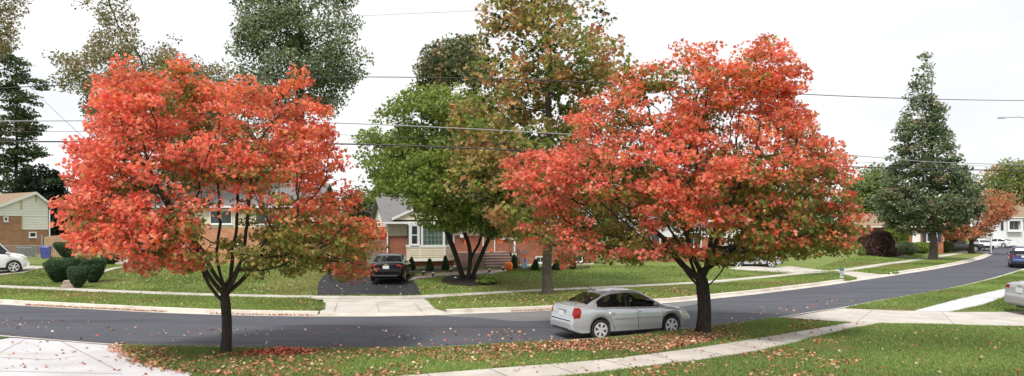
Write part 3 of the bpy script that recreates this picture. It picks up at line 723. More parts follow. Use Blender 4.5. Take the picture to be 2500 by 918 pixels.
# tall sparse tree on the far verge
bt = P(1338, 718, GZ)
SIL_T = [(1195, 10), (1150, 80), (1160, 140), (1120, 220), (1110, 290), (1050, 360), (1050, 430), (1090, 500), (1180, 560), (1300, 600), (1400, 590), (1430, 420), (1450, 300), (1490, 230), (1520, 180), (1555, 170), (1560, 110), (1525, 60), (1490, -30), (1440, -110), (1330, -160), (1240, -90)]
tree('tall tree with thinning orange and green leaves on the far verge', bt, bt.y, SIL_T, 620, 19000, .22, .225, col_mix([RUST, GREEN, [(.32, .32, .11), (.42, .36, .13), (.58, .42, .16)], DKGREEN], [.27, .27, .38, .08]), kd=.8, fork=3.0, leader=14, limbs=4, step=.4, kill=.7, gap=.78, gsc=1.0,
     tmpl=MAPLE, spread=.36, seed=8, name='street_tree', bk=M_bark_g, shell=.2, flat=.7, rt=.012)
def far_tree(label, bx, Y, sil, **k):
    b = GD(bx, Y); kw = dict(n_att=700, n_leaf=12000, lsize=.32, r0=.3, colf=col_mix([GREYGR], [1]), kd=.8, fork=3.0, limbs=5, step=.7, gap=.5, gsc=.5, spread=.5, rt=.02, name='background_tree', seed=int(bx) % 97+3, flat=.7)
    kw.update(k); tree(label, b, Y, sil, **kw)
far_tree('bronze leaved oak showing behind the green garden tree', 1150, 62, [(1015, 170), (1040, 130), (1090, 92), (1150, 90), (1200, 130), (1220, 220), (1190, 280), (1130, 300), (1080, 270), (1045, 225), (1020, 200)], colf=col_mix([BROWNS, GREYGR, DKGREEN], [.4, .25, .35]), n_att=420, n_leaf=9000, fork=9, leader=16, gap=.7, kd=.9)
far_tree('huge grey-green tree rising behind the left maple', 730, 64, [(578, 190), (562, 110), (590, 40), (585, -40), (640, -140), (800, -160), (860, -60), (875, 20), (865, 90), (900, 150), (862, 200), (835, 262), (790, 285), (740, 270), (700, 300), (620, 320), (600, 240)],
         n_att=700, n_leaf=38000, lsize=.29, colf=col_mix([GREYGR, DKGREEN, [(.3, .3, .18)]], [.65, .2, .15]), fork=6, leader=20, gap=.45, gsc=.7, spread=.62, kd=.7, r0=.42)
far_tree('thin brown-leaved tree above the left maple', 330, 52, [(118, 125), (150, 112), (190, 160), (235, 100), (240, 30), (190, 10), (200, -40), (325, -40), (330, 60), (335, 130), (380, 110), (425, 90), (440, 140), (500, 160), (560, 170), (600, 230), (560, 300), (430, 330), (300, 400), (240, 350), (200, 250), (130, 210), (150, 170)],
         n_att=640, n_leaf=27000, lsize=.22, colf=col_mix([BROWNS, [(.2, .22, .1), (.26, .26, .12)], [(.25, .25, .1)]], [.5, .3, .2]), gap=.5, gsc=.8, fork=4, leader=12, spread=.42, kd=.7, trop=(0, 0, .3), rt=.015)
far_tree('dark open-branched pine at the left edge', 40, 92, [(-70, 60), (0, 90), (45, 120), (70, 170), (110, 200), (112, 240), (80, 280), (115, 310), (70, 340), (122, 375), (60, 400), (105, 430), (40, 470), (-60, 480)],
         n_att=420, n_leaf=16000, lsize=.38, colf=col_mix([DKGREEN, [(.14, .16, .07)], [(.2, .19, .1)]], [.6, .25, .15]), gap=.8, gsc=.9, fork=5, leader=24, spread=.6, flat=.25, kd=.8, trop=(0, 0, -.05), r0=.2)
far_tree('brown autumn tree leaning in at the top left corner', -30, 48, [(-140, -60), (60, -50), (62, 20), (40, 45), (50, 75), (30, 110), (0, 130), (-120, 160)], n_att=300, n_leaf=5500, lsize=.2, colf=col_mix([BROWNS, GREYGR], [.8, .2]), gap=.5, fork=9, leader=14, spread=.35)
far_tree('dense near-black evergreen behind the pale-sided house', 95, 84, [(25, 440), (60, 408), (100, 398), (140, 425), (165, 440), (168, 520), (160, 600), (130, 625), (30, 625), (10, 500)], n_att=600, n_leaf=26000, lsize=.34, colf=col_mix([BLACKGR, DKGREEN], [.75, .25]), gap=0, fork=1, leader=9, limbs=6, spread=.4, kd=.9)
bo = P(2277, 634, GZ)
tree('tall cone-shaped oak on the verge in front of the long hedge', bo, bo.y, [(2244, 150), (2250, 130), (2262, 132), (2272, 152), (2276, 205), (2306, 262), (2326, 330), (2352, 390), (2372, 430), (2402, 475), (2408, 505), (2375, 540), (2320, 560), (2250, 575), (2180, 565), (2142, 535), (2135, 490), (2160, 430), (2170, 385), (2182, 310), (2200, 255), (2226, 205), (2238, 150)],
     950, 30000, .30, .34, col_mix([[(.17, .22, .12), (.22, .28, .15), (.28, .32, .19)], DKGREEN, [(.34, .28, .16)]], [.72, .2, .08]), kd=.85, fork=3.2, leader=19.6, limbs=5, step=.6, kill=.9, gap=.25, gsc=1.2, spread=.40, seed=44, rt=.02, name='street_tree', bk=M_bark_g, flat=.5, trop=(0, 0, .02))
bs = P(2372, 619, GZ)
tree('small spreading tree with salmon-orange leaves near the street corner', bs, bs.y, [(2288, 570), (2300, 540), (2350, 520), (2395, 470), (2425, 455), (2475, 475), (2492, 500), (2470, 530), (2435, 545), (2425, 570), (2370, 590), (2320, 592)],
     500, 8500, .27, .27, col_mix([[(.62, .22, .12), (.55, .26, .16), (.66, .3, .16)], RUST, [(.3, .24, .1)]], [.6, .25, .15]), kd=.9, fork=1.5, limbs=7, step=.4, gap=.45, gsc=.8, spread=.33, seed=43, rt=.02, name='street_tree', flat=.4)
far_tree('hazy green tree between the right maple and the cone-shaped oak', 2125, 105, [(2065, 440), (2100, 412), (2150, 400), (2185, 430), (2190, 560), (2130, 590), (2070, 580)], n_att=450, n_leaf=12000, lsize=.5, colf=col_mix([GREYGR, GREEN], [.6, .4]), gap=.1, spread=.8)
far_tree('olive and yellow tree above the white house', 2455, 150, [(2385, 450), (2405, 415), (2440, 398), (2500, 392), (2600, 400), (2600, 530), (2430, 530), (2395, 490)], n_att=600, n_leaf=15000, lsize=.6, colf=col_mix([GREYGR, [(.3, .3, .1)], RUST, GREEN], [.3, .25, .1, .35]), gap=.1, spread=1.0, step=1.2)
far_tree('young light green tree behind the purple shrub', 2185, 82, [(2155, 600), (2160, 570), (2185, 552), (2215, 575), (2215, 600)], n_att=160, n_leaf=4000, lsize=.25, r0=.1, colf=col_mix([GREEN, GREEN_Y], [.6, .4]), gap=0, fork=.8, step=.4, spread=.35)
far_tree('reddish tree between the left maple and the brick house', 880, 68, [(835, 480), (880, 460), (925, 475), (940, 540), (935, 600), (840, 610)], n_att=300, n_leaf=9000, lsize=.3, colf=col_mix([DKGREEN, [(.16, .08, .05)], GREEN], [.5, .3, .2]), gap=.3, fork=1.2, spread=.5)
for k, (bx, Y, top, hw, pl, lb) in enumerate([(470, 105, 300, 90, GREYGR, 'grey-green tree far behind the left maple'), (640, 110, 330, 90, GREEN, 'rounded green tree far behind the left maple'), (1010, 100, 330, 80, GREYGR, 'tree rising behind the brick house roof'), (1260, 100, 300, 90, GREEN, 'broad green tree behind the brick house'),
      (1420, 105, 330, 90, GREEN, 'green tree behind the tall thinning tree'), (1600, 110, 380, 90, DKGREEN, 'dark tree far behind the right maple'), (1780, 110, 400, 90, GREEN, 'low green tree far behind the right maple'), (1950, 110, 420, 90, GREYGR, 'greyish tree far behind the right maple'),
      (2290, 120, 470, 70, GREEN, 'green tree beyond the cone-shaped oak'), (230, 100, 430, 70, DKGREEN, 'dark tree behind the left house')]):
    sil = [(bx-hw, 560), (bx-hw*1.05, top+120), (bx-hw*.6, top+40), (bx, top), (bx+hw*.6, top+35), (bx+hw, top+110), (bx+hw, 560), (bx, 600)]
    far_tree(lb, bx, Y, sil, n_att=260, n_leaf=6000, lsize=.75, colf=col_mix([pl, DKGREEN], [.8, .2]), gap=.1, spread=1.1, step=1.3, group='trees far behind the houses')

# ------------------------------------------------------------------ shrubs
def shrub(label, base, rx, ry, hgt, cols, n, ls, prof='ball', name='shrub', group=None, cat='shrub', seed=1, lump=.12, core=.86, tmpl=OVAL, up=.3, rz=0, lean=(0, 0)):
    rs = np.random.default_rng(seed); o = thing(name, label, cat, base, rz, group)
    def shape(th, ph):    # ph 0 bottom .. pi top
        z = (1-np.cos(ph))/2; r = np.sin(ph)
        if prof == 'mush': r = np.sin(ph)**.55*(.38+.72*z**.8)
        if prof == 'cone': r = np.sin(ph)**.6*(1.05-.75*z)
        if prof == 'dome': r = np.sin(np.clip(ph*.5+.85, 0, math.pi-.001))*np.where(z > .02, 1, .9); r = np.sqrt(np.maximum(0, 1-z*z))*1.0
        if prof == 'box': r = np.sin(ph)**.25
        return r, z
    def surf(th, ph, k):
        r, z = shape(th, ph); d = 1+lump*noise3(np.stack([np.cos(th)*np.sin(ph)*2, np.sin(th)*np.sin(ph)*2, z*3], 1), 2.2, seed)
        r = r*d*k; zz = (.5+(z-.5)*k) if prof != 'dome' else z*k
        return np.stack([rx*r*np.cos(th)+lean[0]*zz, ry*r*np.sin(th)+lean[1]*zz, hgt*zz*(1+.3*(d-1))], 1)
    nu, nv = 20, 12; th, ph = np.meshgrid(np.linspace(0, 2*math.pi, nu, endpoint=False), np.linspace(.12, math.pi-.02, nv)); V = surf(th.ravel(), ph.ravel(), core)
    Fc = [(i*nu+k, i*nu+(k+1) % nu, (i+1)*nu+(k+1) % nu, (i+1)*nu+k) for i in range(nv-1) for k in range(nu)]+[tuple(range((nv-1)*nu, nv*nu))]
    c0 = tuple(np.array(cols).mean(0)*.55); mesh_raw('branches', V, Fc, mat('twigs_%02d%02d%02d' % tuple(int(99*min(1, x*4)) for x in c0), c0, .95, var=.4, scale=20), o)
    th = rs.uniform(0, 2*math.pi, n); ph = np.arccos(rs.uniform(-.98, 1, n)*-1); k = 1-np.abs(rs.normal(size=n))*(1-core)*.7+.02
    p = surf(th, ph, k); outn = np.stack([np.cos(th)*np.sin(ph), np.sin(th)*np.sin(ph), -np.cos(ph)*1.0], 1)
    leaves('foliage', p, ls, pal(cols, n, rs, .25), M_leaf, o, tmpl, up, rs, outn*.8)
    return o
YEW = [(.06, .11, .05), (.08, .14, .065), (.10, .165, .08), (.045, .08, .04)]
def at(px, py): return G(px, py)
shrub('clipped dark yew spreading widest, left of the little concrete steps', at(132, 692)+Vector((0, .5, 0)), .90, .8, 1.45, YEW, 9000, .07, 'mush', 'clipped_shrub', 'clipped yews by the garden steps', seed=2)
shrub('clipped yew half hidden behind the two front ones', at(165, 684)+Vector((0, 1.6, 0)), .7, .7, 1.45, YEW, 5000, .07, 'mush', 'clipped_shrub', 'clipped yews by the garden steps', seed=3)
shrub('smallest clipped yew standing forward beside the garden steps', at(190, 703), .56, .55, 1.2, YEW, 6000, .06, 'mush', 'clipped_shrub', 'clipped yews by the garden steps', seed=4)
shrub('clipped yew at the right end of the group', at(212, 694)+Vector((0, .6, 0)), .66, .62, 1.5, YEW, 7000, .07, 'mush', 'clipped_shrub', 'clipped yews by the garden steps', seed=6)
shrub('dark clipped shrub leaning left by the wooden gate', at(172, 636), .85, .8, 1.6, YEW, 6500, .08, 'mush', 'clipped_shrub', None, seed=7, lean=(-.7, 0))
shrub('low dark box shrub by the front steps of the left house', at(268, 645), .7, .6, .8, YEW, 2500, .07, 'ball', 'shrub', None, seed=8)
shrub('small round shrub right of the white door', at(362, 644), .4, .4, .5, YEW, 1500, .07, 'ball', 'shrub', None, seed=9)
for k, (x, y, h_, lb) in enumerate([(1005, 661, .85, 'small cone evergreen nearest the driveway'), (1049, 663, .8, 'small cone evergreen under the middle of the bay window'), (1087, 661, .95, 'small cone evergreen at the right end of the bay window'),
                                    (1255, 657, .95, 'small cone evergreen beside the hose reel'), (1307, 660, .7, 'small cone evergreen left of the basement window'), (1357, 660, .72, 'small cone evergreen right of the tall tree trunk'), (1398, 658, .7, 'small cone evergreen before the right basement window')]):
    shrub(lb, at(x, y), .3, .3, h_, [(.04, .085, .03), (.06, .12, .04), (.03, .06, .02)], 1600, .07, 'cone', 'evergreen_shrub', 'small cone evergreens along the brick house', seed=20+k)
shrub('weeping Japanese maple shrub with dark purple foliage', at(2143, 624), 2.05, 1.8, 2.75, PURP, 16000, .2, 'dome', 'weeping_shrub', None, seed=31, lump=.14, up=.1)
for k, (x, y, rx, h_, pl, lb) in enumerate([(2212, 622, 1.3, 1.5, GREYGR, 'hedge bush beside the purple shrub'), (2245, 619, 1.3, 1.4, GREEN, 'hedge bush just left of the oak trunk'), (2300, 616, 1.4, 1.5, [(.24, .26, .12), (.3, .3, .14)], 'yellowish hedge bush right of the oak trunk'), (2322, 612, 1.5, 1.45, [(.22, .26, .14), (.32, .33, .2)], 'last hedge bush towards the pickup')]):
    shrub(lb, at(x, y), rx, 1.1, h_, list(pl), 3500, .17, 'ball', 'hedge_bush', 'hedge bushes behind the oak', seed=40+k, lump=.16)
shrub('upright dark evergreen at the corner of the white house', at(2422, 598), .95, .95, 3.4, [(.03, .09, .03), (.04, .11, .04)], 3000, .25, 'box', 'evergreen_shrub', None, seed=50)
shrub('low shrub under the front window of the white house', at(2470, 594), 1.6, .8, .9, [(.2, .2, .08), (.12, .16, .05)], 1500, .2, 'ball', 'shrub', None, seed=51)
shrub('low yellow-green plant at the foot of the purple shrub', at(2105, 624), .5, .4, 1.0, [(.3, .34, .12), (.22, .28, .1)], 1200, .14, 'cone', 'garden_plant', None, seed=52)
def leafy_plant(label, base, r_, h_, cols, n, ls, seed):
    rs = np.random.default_rng(seed); o = thing('garden_plant', label, 'plant', base)
    a = rs.uniform(0, 6.28, n); q = r_*np.sqrt(rs.uniform(0, 1, n)); z = h_*(1-(q/r_)**2*.6)*rs.uniform(.5, 1, n)
    leaves('foliage', np.stack([q*np.cos(a), q*np.sin(a), z], 1), ls, pal(cols, n, rs), M_leaf, o, OVAL*np.array([1.5, 1]), .8, rs)
    s = MB()
    for k in range(14):
        s.tube([(0, 0, 0), (q[k]*math.cos(a[k])*.6, q[k]*math.sin(a[k])*.6, z[k]*.7), (q[k]*math.cos(a[k]), q[k]*math.sin(a[k]), z[k])], .008, 4)
    s.build('stems', M_bark_g, o)
leafy_plant('broad-leaved hosta turning yellow at the right of the mulch ring', G(1192, 694), .62, .5, [(.25, .36, .08), (.35, .4, .12), (.2, .3, .06)], 420, .2, 61)
leafy_plant('low leafy perennials in front of the hedge', G(2180, 626), 1.3, .35, [(.2, .26, .12), (.3, .3, .16)], 500, .2, 62)

# ------------------------------------------------------------------ houses
def siding(b, x0, x1, z0, z1, y, lap=.13, left=None, right=None, d=.018):
    """horizontal lap boards on the plane y (facing -y); left/right give the ends at height z"""
    z = z0
    while z < z1-1e-4:
        h_ = min(lap, z1-z)
        a0, c0 = (left(z) if left else x0), (right(z) if right else x1); a1, c1 = (left(z+h_) if left else x0), (right(z+h_) if right else x1)
        if c0-a0 > .05:
            c1 = max(c1, a1+.001); b.add([(a0, y, z), (c0, y, z), (c0, y-d, z), (a0, y-d, z), (a1, y-.003, z+h_), (c1, y-.003, z+h_)], [(0, 1, 2, 3), (3, 2, 5, 4), (0, 3, 4), (1, 5, 2)])
        z += h_
def window(par, x0, x1, z0, z1, y, fr=.07, glass=None, muntin=(0, 0), sash=False, dep=.06, name='window'):
    b = MB(); b.box(x0, x1, y-dep, y+.02, z0, z0+fr); b.box(x0, x1, y-dep, y+.02, z1-fr, z1); b.box(x0, x0+fr, y-dep, y+.02, z0+fr, z1-fr); b.box(x1-fr, x1, y-dep, y+.02, z0+fr, z1-fr)
    if sash: zm = (z0+z1)/2; b.box(x0+fr, x1-fr, y-dep+.015, y, zm-.03, zm+.03)
    for i in range(muntin[0]): x = x0+fr+(x1-x0-2*fr)*(i+1)/(muntin[0]+1); b.box(x-.012, x+.012, y-.035, y-.02, z0+fr, z1-fr)
    for i in range(muntin[1]): z = z0+fr+(z1-z0-2*fr)*(i+1)/(muntin[1]+1); b.box(x0+fr, x1-fr, y-.036, y-.021, z-.012, z+.012)
    wo_ = b.build(name, M_white, par)
    MB().box(x0+fr, x1-fr, y-.02, y-.01, z0+fr, z1-fr).build('pane', glass or M_glass, wo_)
    s_ = MB().box(x0-.06, x1+.06, y-dep-.05, y-.002, z0-.06, z0-.003).build('sill', M_white, wo_)
    return wo_
def roof_gable(b, x0, x1, y0, y1, ze, zr, ov=.35, th=.12, yr=None):
    """ridge along x"""
    yr = (y0+y1)/2 if yr is None else yr; X0, X1 = x0-ov, x1+ov
    sf = (zr-ze)/(yr-y0); sb = (zr-ze)/(y1-yr)
    pf = [(y0-ov, ze-sf*ov), (yr, zr), (y1+ov, ze-sb*ov)]
    v = []
    for X in (X0, X1):
        for (y, z) in pf: v.append((X, y, z+th)); v.append((X, y, z))
    b.add(v, [(0, 2, 8, 6), (2, 4, 10, 8), (1, 7, 9, 3), (3, 9, 11, 5), (0, 6, 7, 1), (4, 5, 11, 10), (0, 1, 3, 2), (2, 3, 5, 4), (6, 8, 9, 7), (8, 10, 11, 9)])
# --- central brick house
HX, HY, HR = -8.35, 47.0, R(17)
hz0 = .60
h = thing('brick_house', 'red brick rambler with white bay window and brick front steps', 'house', (HX, HY, hz0), HR)
def hu(px, py=None, yy=0.0):
    """facade coordinate of an image column (plane at local y = yy)"""
    k = (px-1250)/F; ox = HX-math.sin(HR)*yy; oy = HY+math.cos(HR)*yy
    u = (k*oy-ox)/(math.cos(HR)-k*math.sin(HR)); Yd = oy+u*math.sin(HR)
    return u if py is None else (u, H-(py-HZ)/F*Yd-hz0)
LEN = hu(1450); DEP = 9.0; EA = hu(1000, 541)[1]; RI = EA+1.75
u1 = hu(993); zb = hu(975, 578)[1]
b = MB(); b.box(0, LEN, .0, DEP, -.5, zb); b.box(.001, LEN-.001, .03, DEP-.001, zb, EA)
b.add([(0, .0, EA), (0, DEP, EA), (0, DEP/2, RI-.05), (LEN, 0, EA), (LEN, DEP, EA), (LEN, DEP/2, RI-.05)], [(0, 1, 2), (3, 5, 4)])
b.build('wall', M_brick, h)
b = MB(); siding(b, .0, LEN, zb+.06, EA, .03, .15, d=.04)
b.build('siding', M_siding, h)
b = MB().box(-.03, u1, -.05, .03, zb, zb+.07); b.build('brick_ledge', M_brick_st, h)
# gable siding at the left end (plane x = 0 facing -x)
b = MB(); z = EA-.35; lap = .14
while z < RI-.1:
    t0 = max(0, (z-EA)/(RI-EA)); t1 = max(0, (min(z+lap, RI)-EA)/(RI-EA)); y0_, y1_ = t0*DEP/2, DEP-t0*DEP/2; ya, yb_ = t1*DEP/2, DEP-t1*DEP/2
    b.add([(-.01, y0_, z), (-.01, y1_, z), (-.05, y1_, z), (-.05, y0_, z), (-.02, ya, z+lap), (-.02, yb_, z+lap)], [(0, 1, 2, 3), (3, 2, 5, 4)]); z += lap
b.build('gable_siding', M_siding_w, h)
b = MB(); roof_gable(b, 0, LEN, 0, DEP, EA, RI, .4)
rf = b.build('roof', M_shing, h)
# cross gable over the bay
g0, g1 = hu(958), hu(1105); ga = hu(1010, 500)[1]; gm = (g0+g1)/2; ge = EA+.12
b = MB(); th = .1
for (xa, xb) in ((g0-.1, gm), (g1+.1, gm)):
    b.add([(xa, -.42, ge), (xb, -.42, ga), (xb, 4.2, ga), (xa, 4.2, ge), (xa, -.42, ge+th), (xb, -.42, ga+th), (xb, 4.2, ga+th), (xa, 4.2, ge+th)], [(0, 1, 2, 3), (4, 7, 6, 5), (0, 4, 5, 1), (1, 5, 6, 2), (2, 6, 7, 3), (3, 7, 4, 0)])
b.build('cross_gable', M_shing, h)
b = MB(); siding(b, g0, g1, ge, ga-.05, -.30, .13, lambda z_: g0+(gm-g0)*(z_-ge)/(ga-ge), lambda z_: g1-(g1-gm)*(z_-ge)/(ga-ge)); b.build('gable_siding', M_siding, h)
b = MB()
for (xa, xb) in ((g0-.1, gm), (g1+.1, gm)):
    b.add([(xa, -.46, ge-.06), (xb, -.46, ga-.06), (xb, -.46, ga+.12), (xa, -.46, ge+.12), (xa, -.43, ge-.06), (xb, -.43, ga-.06), (xb, -.43, ga+.12), (xa, -.43, ge+.12)], [(0, 1, 2, 3), (4, 7, 6, 5), (0, 4, 5, 1), (3, 2, 6, 7)])
b.build('bargeboard', M_white, h)
b = MB().box(-.42, LEN+.4, -.55, -.42, EA-.16, EA-.02); b.box(-.1, LEN, -.42, -.0, EA-.12, EA-.08); b.build('gutter', M_white, h)
b = MB(); b.tube([(-.12, -.45, EA-.15), (-.06, -.12, EA-.35), (-.06, -.10, 0)], .045, 8); b.build('downpipe', M_white, h)
for zc in (.55, ):
    pass
# side window on the left wall
b = MB().box(-.05, -.0, 1.6, 2.3, 1.9, 2.9); sw = b.build('window', M_white, h); MB().box(-.06, -.052, 1.68, 2.22, 1.98, 2.82).build('pane', M_glass, sw)
# bay window
bz0 = hu(1040, 632)[1]; bz1 = EA-.1; bz2 = hu(1040, 601)[1]
x0, x1 = hu(992), hu(1108); dp = .75; cc = .75
foot = [(x0, 0), (x0+.12, -dp), (x1-cc, -dp), (x1, 0)]
def fprism(bb, z0_, z1_, o=0): bb.prism([(x0-o, 0), (x0+.12-o, -dp-o), (x1-cc+o*.6, -dp-o), (x1+o, 0)], z1_-z0_, 'z', z0_)
bay = MB(); fprism(bay, bz0, bz2-.06); bo_ = bay.build('bay_window', M_siding, h)
b = MB(); fprism(b, bz0-.12, bz0, .04); fprism(b, bz2-.06, bz2+.10, .04); fprism(b, bz1-.15, bz1+.05, .04)
for xx in (x0+.14, x0+.72, x0+.95, x1-cc-.10): b.box(xx-.07, xx+.07, -dp-.03, -dp+.08, bz2, bz1-.1)
for xx in (x0+.80, x1-cc-.06): b.box(xx-.08, xx+.08, -dp-.025, -dp+.05, bz0, bz2)
b.tube([(x1-.02, -.02, bz0), (x1-.02, -.02, bz1)], .06, 6)
b.build('frame', M_white, bo_)
b = MB(); siding(b, x0+.12, x1-cc, bz0, bz2-.07, -dp-.001, .15, d=.04); b.build('siding', M_siding, bo_)
b = MB(); b.prism([(x0+.05, .01), (x0+.16, -dp+.05), (x1-cc-.02, -dp+.05), (x1-.1, .01)], bz1-bz2-.2, 'z', bz2+.08); b.build('pane', M_glass_gr, bo_)
window(bo_, x0+.2, x0+.68, bz2+.12, bz1-.16, -dp+.03, .06, M_glass, sash=True, name='sash_window')
b = MB()
pw0, pw1 = x0+1.05, x1-cc-.18
for i in range(4): xx = pw0+(pw1-pw0)*(i+1)/5; b.box(xx-.012, xx+.012, -dp+.03, -dp+.045, bz2+.1, bz1-.16)
for i in range(3): zz = bz2+.1+(bz1-bz2-.26)*(i+1)/4; b.box(pw0, pw1, -dp+.031, -dp+.046, zz-.012, zz+.012)
b.build('glazing_bars', mat('bar_paint', (.35, .42, .38), .5), bo_)
# porch with steps, door, rails
dx0, dx1 = hu(1112), hu(1238)
pf = 1.05
b = MB().box(dx0, dx1-.3, -1.7, -.002, -.5, pf); b.build('porch', M_brick_st, h)
b = MB(); nst = 6; s0, s1 = hu(1158), hu(1222)
for i in range(nst): b.box(s0-.02*i, s1+.10*i*.0+.03*i, -1.7-.32*(i+1), -1.7-.32*i+.001, -.5, pf-(i+1)*pf/(nst+.0)+.0)
b = MB()
for i in range(nst-1): b.box(s0-.015*i, s1+.10*i, -1.70-.32*(i+1), -1.701-.32*i, -.5, pf-(i+1)*pf/nst)
b.build('steps', M_brick_st, h)
b = MB()
for i in range(nst-1): b.box(s0-.015*i-.03, s1+.10*i+.03, -1.72-.32*(i+1), -1.68-.32*i-.04, pf-(i+1)*pf/nst+.002, pf-(i+1)*pf/nst+.045)
b.build('step_nosing', mat('step_stone', (.42, .33, .28), .9, var=.2), h)
for xx in (s0-.1, s1+.15):
    b = MB(); k_ = .05 if xx > s0 else 0
    pts_ = [(xx+k_*i, -1.65-i*.3, pf-(i*.3)*pf/2.1+.85) for i in range(7)]
    b.tube(pts_, .022, 6)
    for p in pts_: b.tube([(p[0], p[1], p[2]-1.0), p], .014, 5)
    if xx > s0:
        for x_ in np.arange(s1+.2, dx1-.3, .13): b.tube([(x_, -1.65, pf), (x_, -1.65, pf+.9)], .01, 4)
        b.tube([(s1+.12, -1.65, pf+.87), (dx1-.3, -1.65, pf+.9)], .022, 5)
    b.build('handrail', M_dark, h)
d_ = MB().box(hu(1180), hu(1206), -.06, .03, pf, pf+2.05).build('door', mat('brown_door', (.30, .13, .07), .6), h)
b = MB(); b.box(hu(1178), hu(1180), -.09, .02, pf, pf+2.13); b.box(hu(1206), hu(1208), -.09, .02, pf, pf+2.13); b.box(hu(1178), hu(1208), -.09, .02, pf+2.06, pf+2.14); b.build('frame', M_white, d_)
MB().box(hu(1183), hu(1203), -.075, -.061, pf+1.0, pf+1.85).build('pane', M_glass, d_)
b = MB().box(hu(1122), hu(1130), -.2, -.04, pf+1.0, pf+1.25); b.build('mailbox', M_white, h)
for xx in (hu(1240),): MB().box(xx-.06, xx+.06, -1.68, -1.56, pf, EA-.12).build('porch_post', M_white, h)
window(h, hu(1226), hu(1262), 1.95, 3.0, .0, .07, M_glass, sash=True)
window(h, hu(1340), hu(1400), 1.95, 3.0, .0, .07, M_glass, (1, 0))
window(h, hu(1307), hu(1331), hu(1320, 642)[1], hu(1320, 626)[1], .0, .07, M_glass, (1, 0))
window(h, hu(1402), hu(1422), hu(1410, 639)[1], hu(1410, 625)[1], .0, .07, M_glass, (1, 0))
b = MB().box(u1, LEN, -.04, -.002, -.3, .10); b.box(hu(1240), LEN, -.06, .0, .0, .13); b.build('foundation', M_stone, h)
MB().box(8.2, 8.9, 4.6, 5.2, RI-.6, RI+.7).build('chimney', M_brick, rf)
# generic simple house used for the others
def simple_house(label, loc, rz, Ln, Dp, EAz, rise, wallm, upm=None, zsplit=None, roofm=None, wins=(), door=None, name='brick_house', ov=.35, yr=None):
    o = thing(name, label, 'house', loc, rz)
    b = MB(); b.box(0, Ln, 0, Dp, -.6, EAz); yr_ = Dp/2 if yr is None else yr
    b.add([(0.0, 0, EAz), (0.0, Dp, EAz), (0.0, yr_, EAz+rise-.05), (Ln, 0, EAz), (Ln, Dp, EAz), (Ln, yr_, EAz+rise-.05)], [(0, 1, 2), (3, 5, 4)]); b.build('wall', wallm, o)
    if upm:
        b = MB(); siding(b, -.02, Ln+.02, zsplit, EAz, -.002, .16); b.build('siding', upm, o)
    b = MB(); roof_gable(b, 0, Ln, 0, Dp, EAz, EAz+rise, ov, .13, yr_); b.build('roof', roofm or M_shing, o)
    b = MB().box(-ov, Ln+ov, -ov-.13, -ov-.02, EAz-(rise/yr_)*ov-.04, EAz-(rise/yr_)*ov+.1); b.build('gutter', M_white, o)
    for (a, c, z0_, z1_, sh) in wins:
        window(o, a, c, z0_, z1_, -.02, .08, M_glass, (1, 0))
        if sh: 
            for (q0, q1) in ((a-.42, a-.06), (c+.06, c+.42)): MB().box(q0, q1, -.07, -.022, z0_, z1_).build('shutter', M_shutter, o)
    if door:
        dd = MB().box(door[0], door[1], -.06, .0, door[2], door[2]+2.05).build('door', M_white, o)
        b = MB(); b.tube([(door[1]-.1, -.1, door[2]+1), (door[1]-.1, -.06, door[2]+1)], .035, 8); b.build('handle', M_gold, dd)
        b = MB()
        if door[2] > .05:
            ns = max(1, round(door[2]/.18))
            for i in range(ns): b.box(door[0]-.5-.05*i, door[1]+.5+.05*i, -1.2-.3*i, -.07 if i == 0 else -1.2-.3*(i-1)-.001, -.4, door[2]-.02-i*.18)
            b.build('steps', M_conc, o)
    return o
def PXD(px, Y): return Vector(((px-1250)/F*Y, Y, .6))
# house behind the left maple
p0 = PXD(262, 53)
simple_house('split-level house with orange brick base and cream siding behind the left maple', p0, R(4), 15.5, 9, 4.45, 1.9, M_brick_or, M_siding, 2.75, M_shing,
             wins=[(5.2, 6.2, .9, 1.5, 0), (7.6, 9.3, 3.0, 4.1, 0), (11, 12.6, 3.0, 4.1, 0), (9.4, 10.4, .9, 1.5, 0), (.5, 1.6, 2.9, 4, 0)], door=(2.05, 3.0, .55), name='split_level_house')
p1 = PXD(1520, 56)
simple_house('brick house with pale upper wall mostly hidden by the right maple', p1, R(-6), 11, 8.5, 3.4, 1.7, M_brick, M_wall_w, 2.0, M_shing, wins=[(1.5, 3, 1.2, 2.4, 0), (5, 6.2, 1.2, 2.4, 0), ], door=(8, 9, .4))
p2 = PXD(2085, 88)
simple_house('low brick house behind the purple shrub and the oak', p2, R(-12), 10.2, 9, 3.0, 1.5, M_brick, None, None, M_shing_br, wins=[(4.0, 5.4, 1.0, 2.2, 1), (8.3, 9.5, 1.0, 2.2, 1)], door=(6.7, 7.6, .3), ov=.5)
# carport
cp = GD(2300, 92); o = thing('carport', 'white flat-roofed carport beside the low brick house', 'carport', cp, R(-10))
MB().box(0, 6, -.1, 5, 2.35, 2.62).build('roof', M_white, o)
for xx, yy in ((.1, 0), (5.8, 0), (.1, 4.8), (5.8, 4.8)): MB().box(xx, xx+.16, yy, yy+.16, -.2, 2.34).build('post', M_white, o)
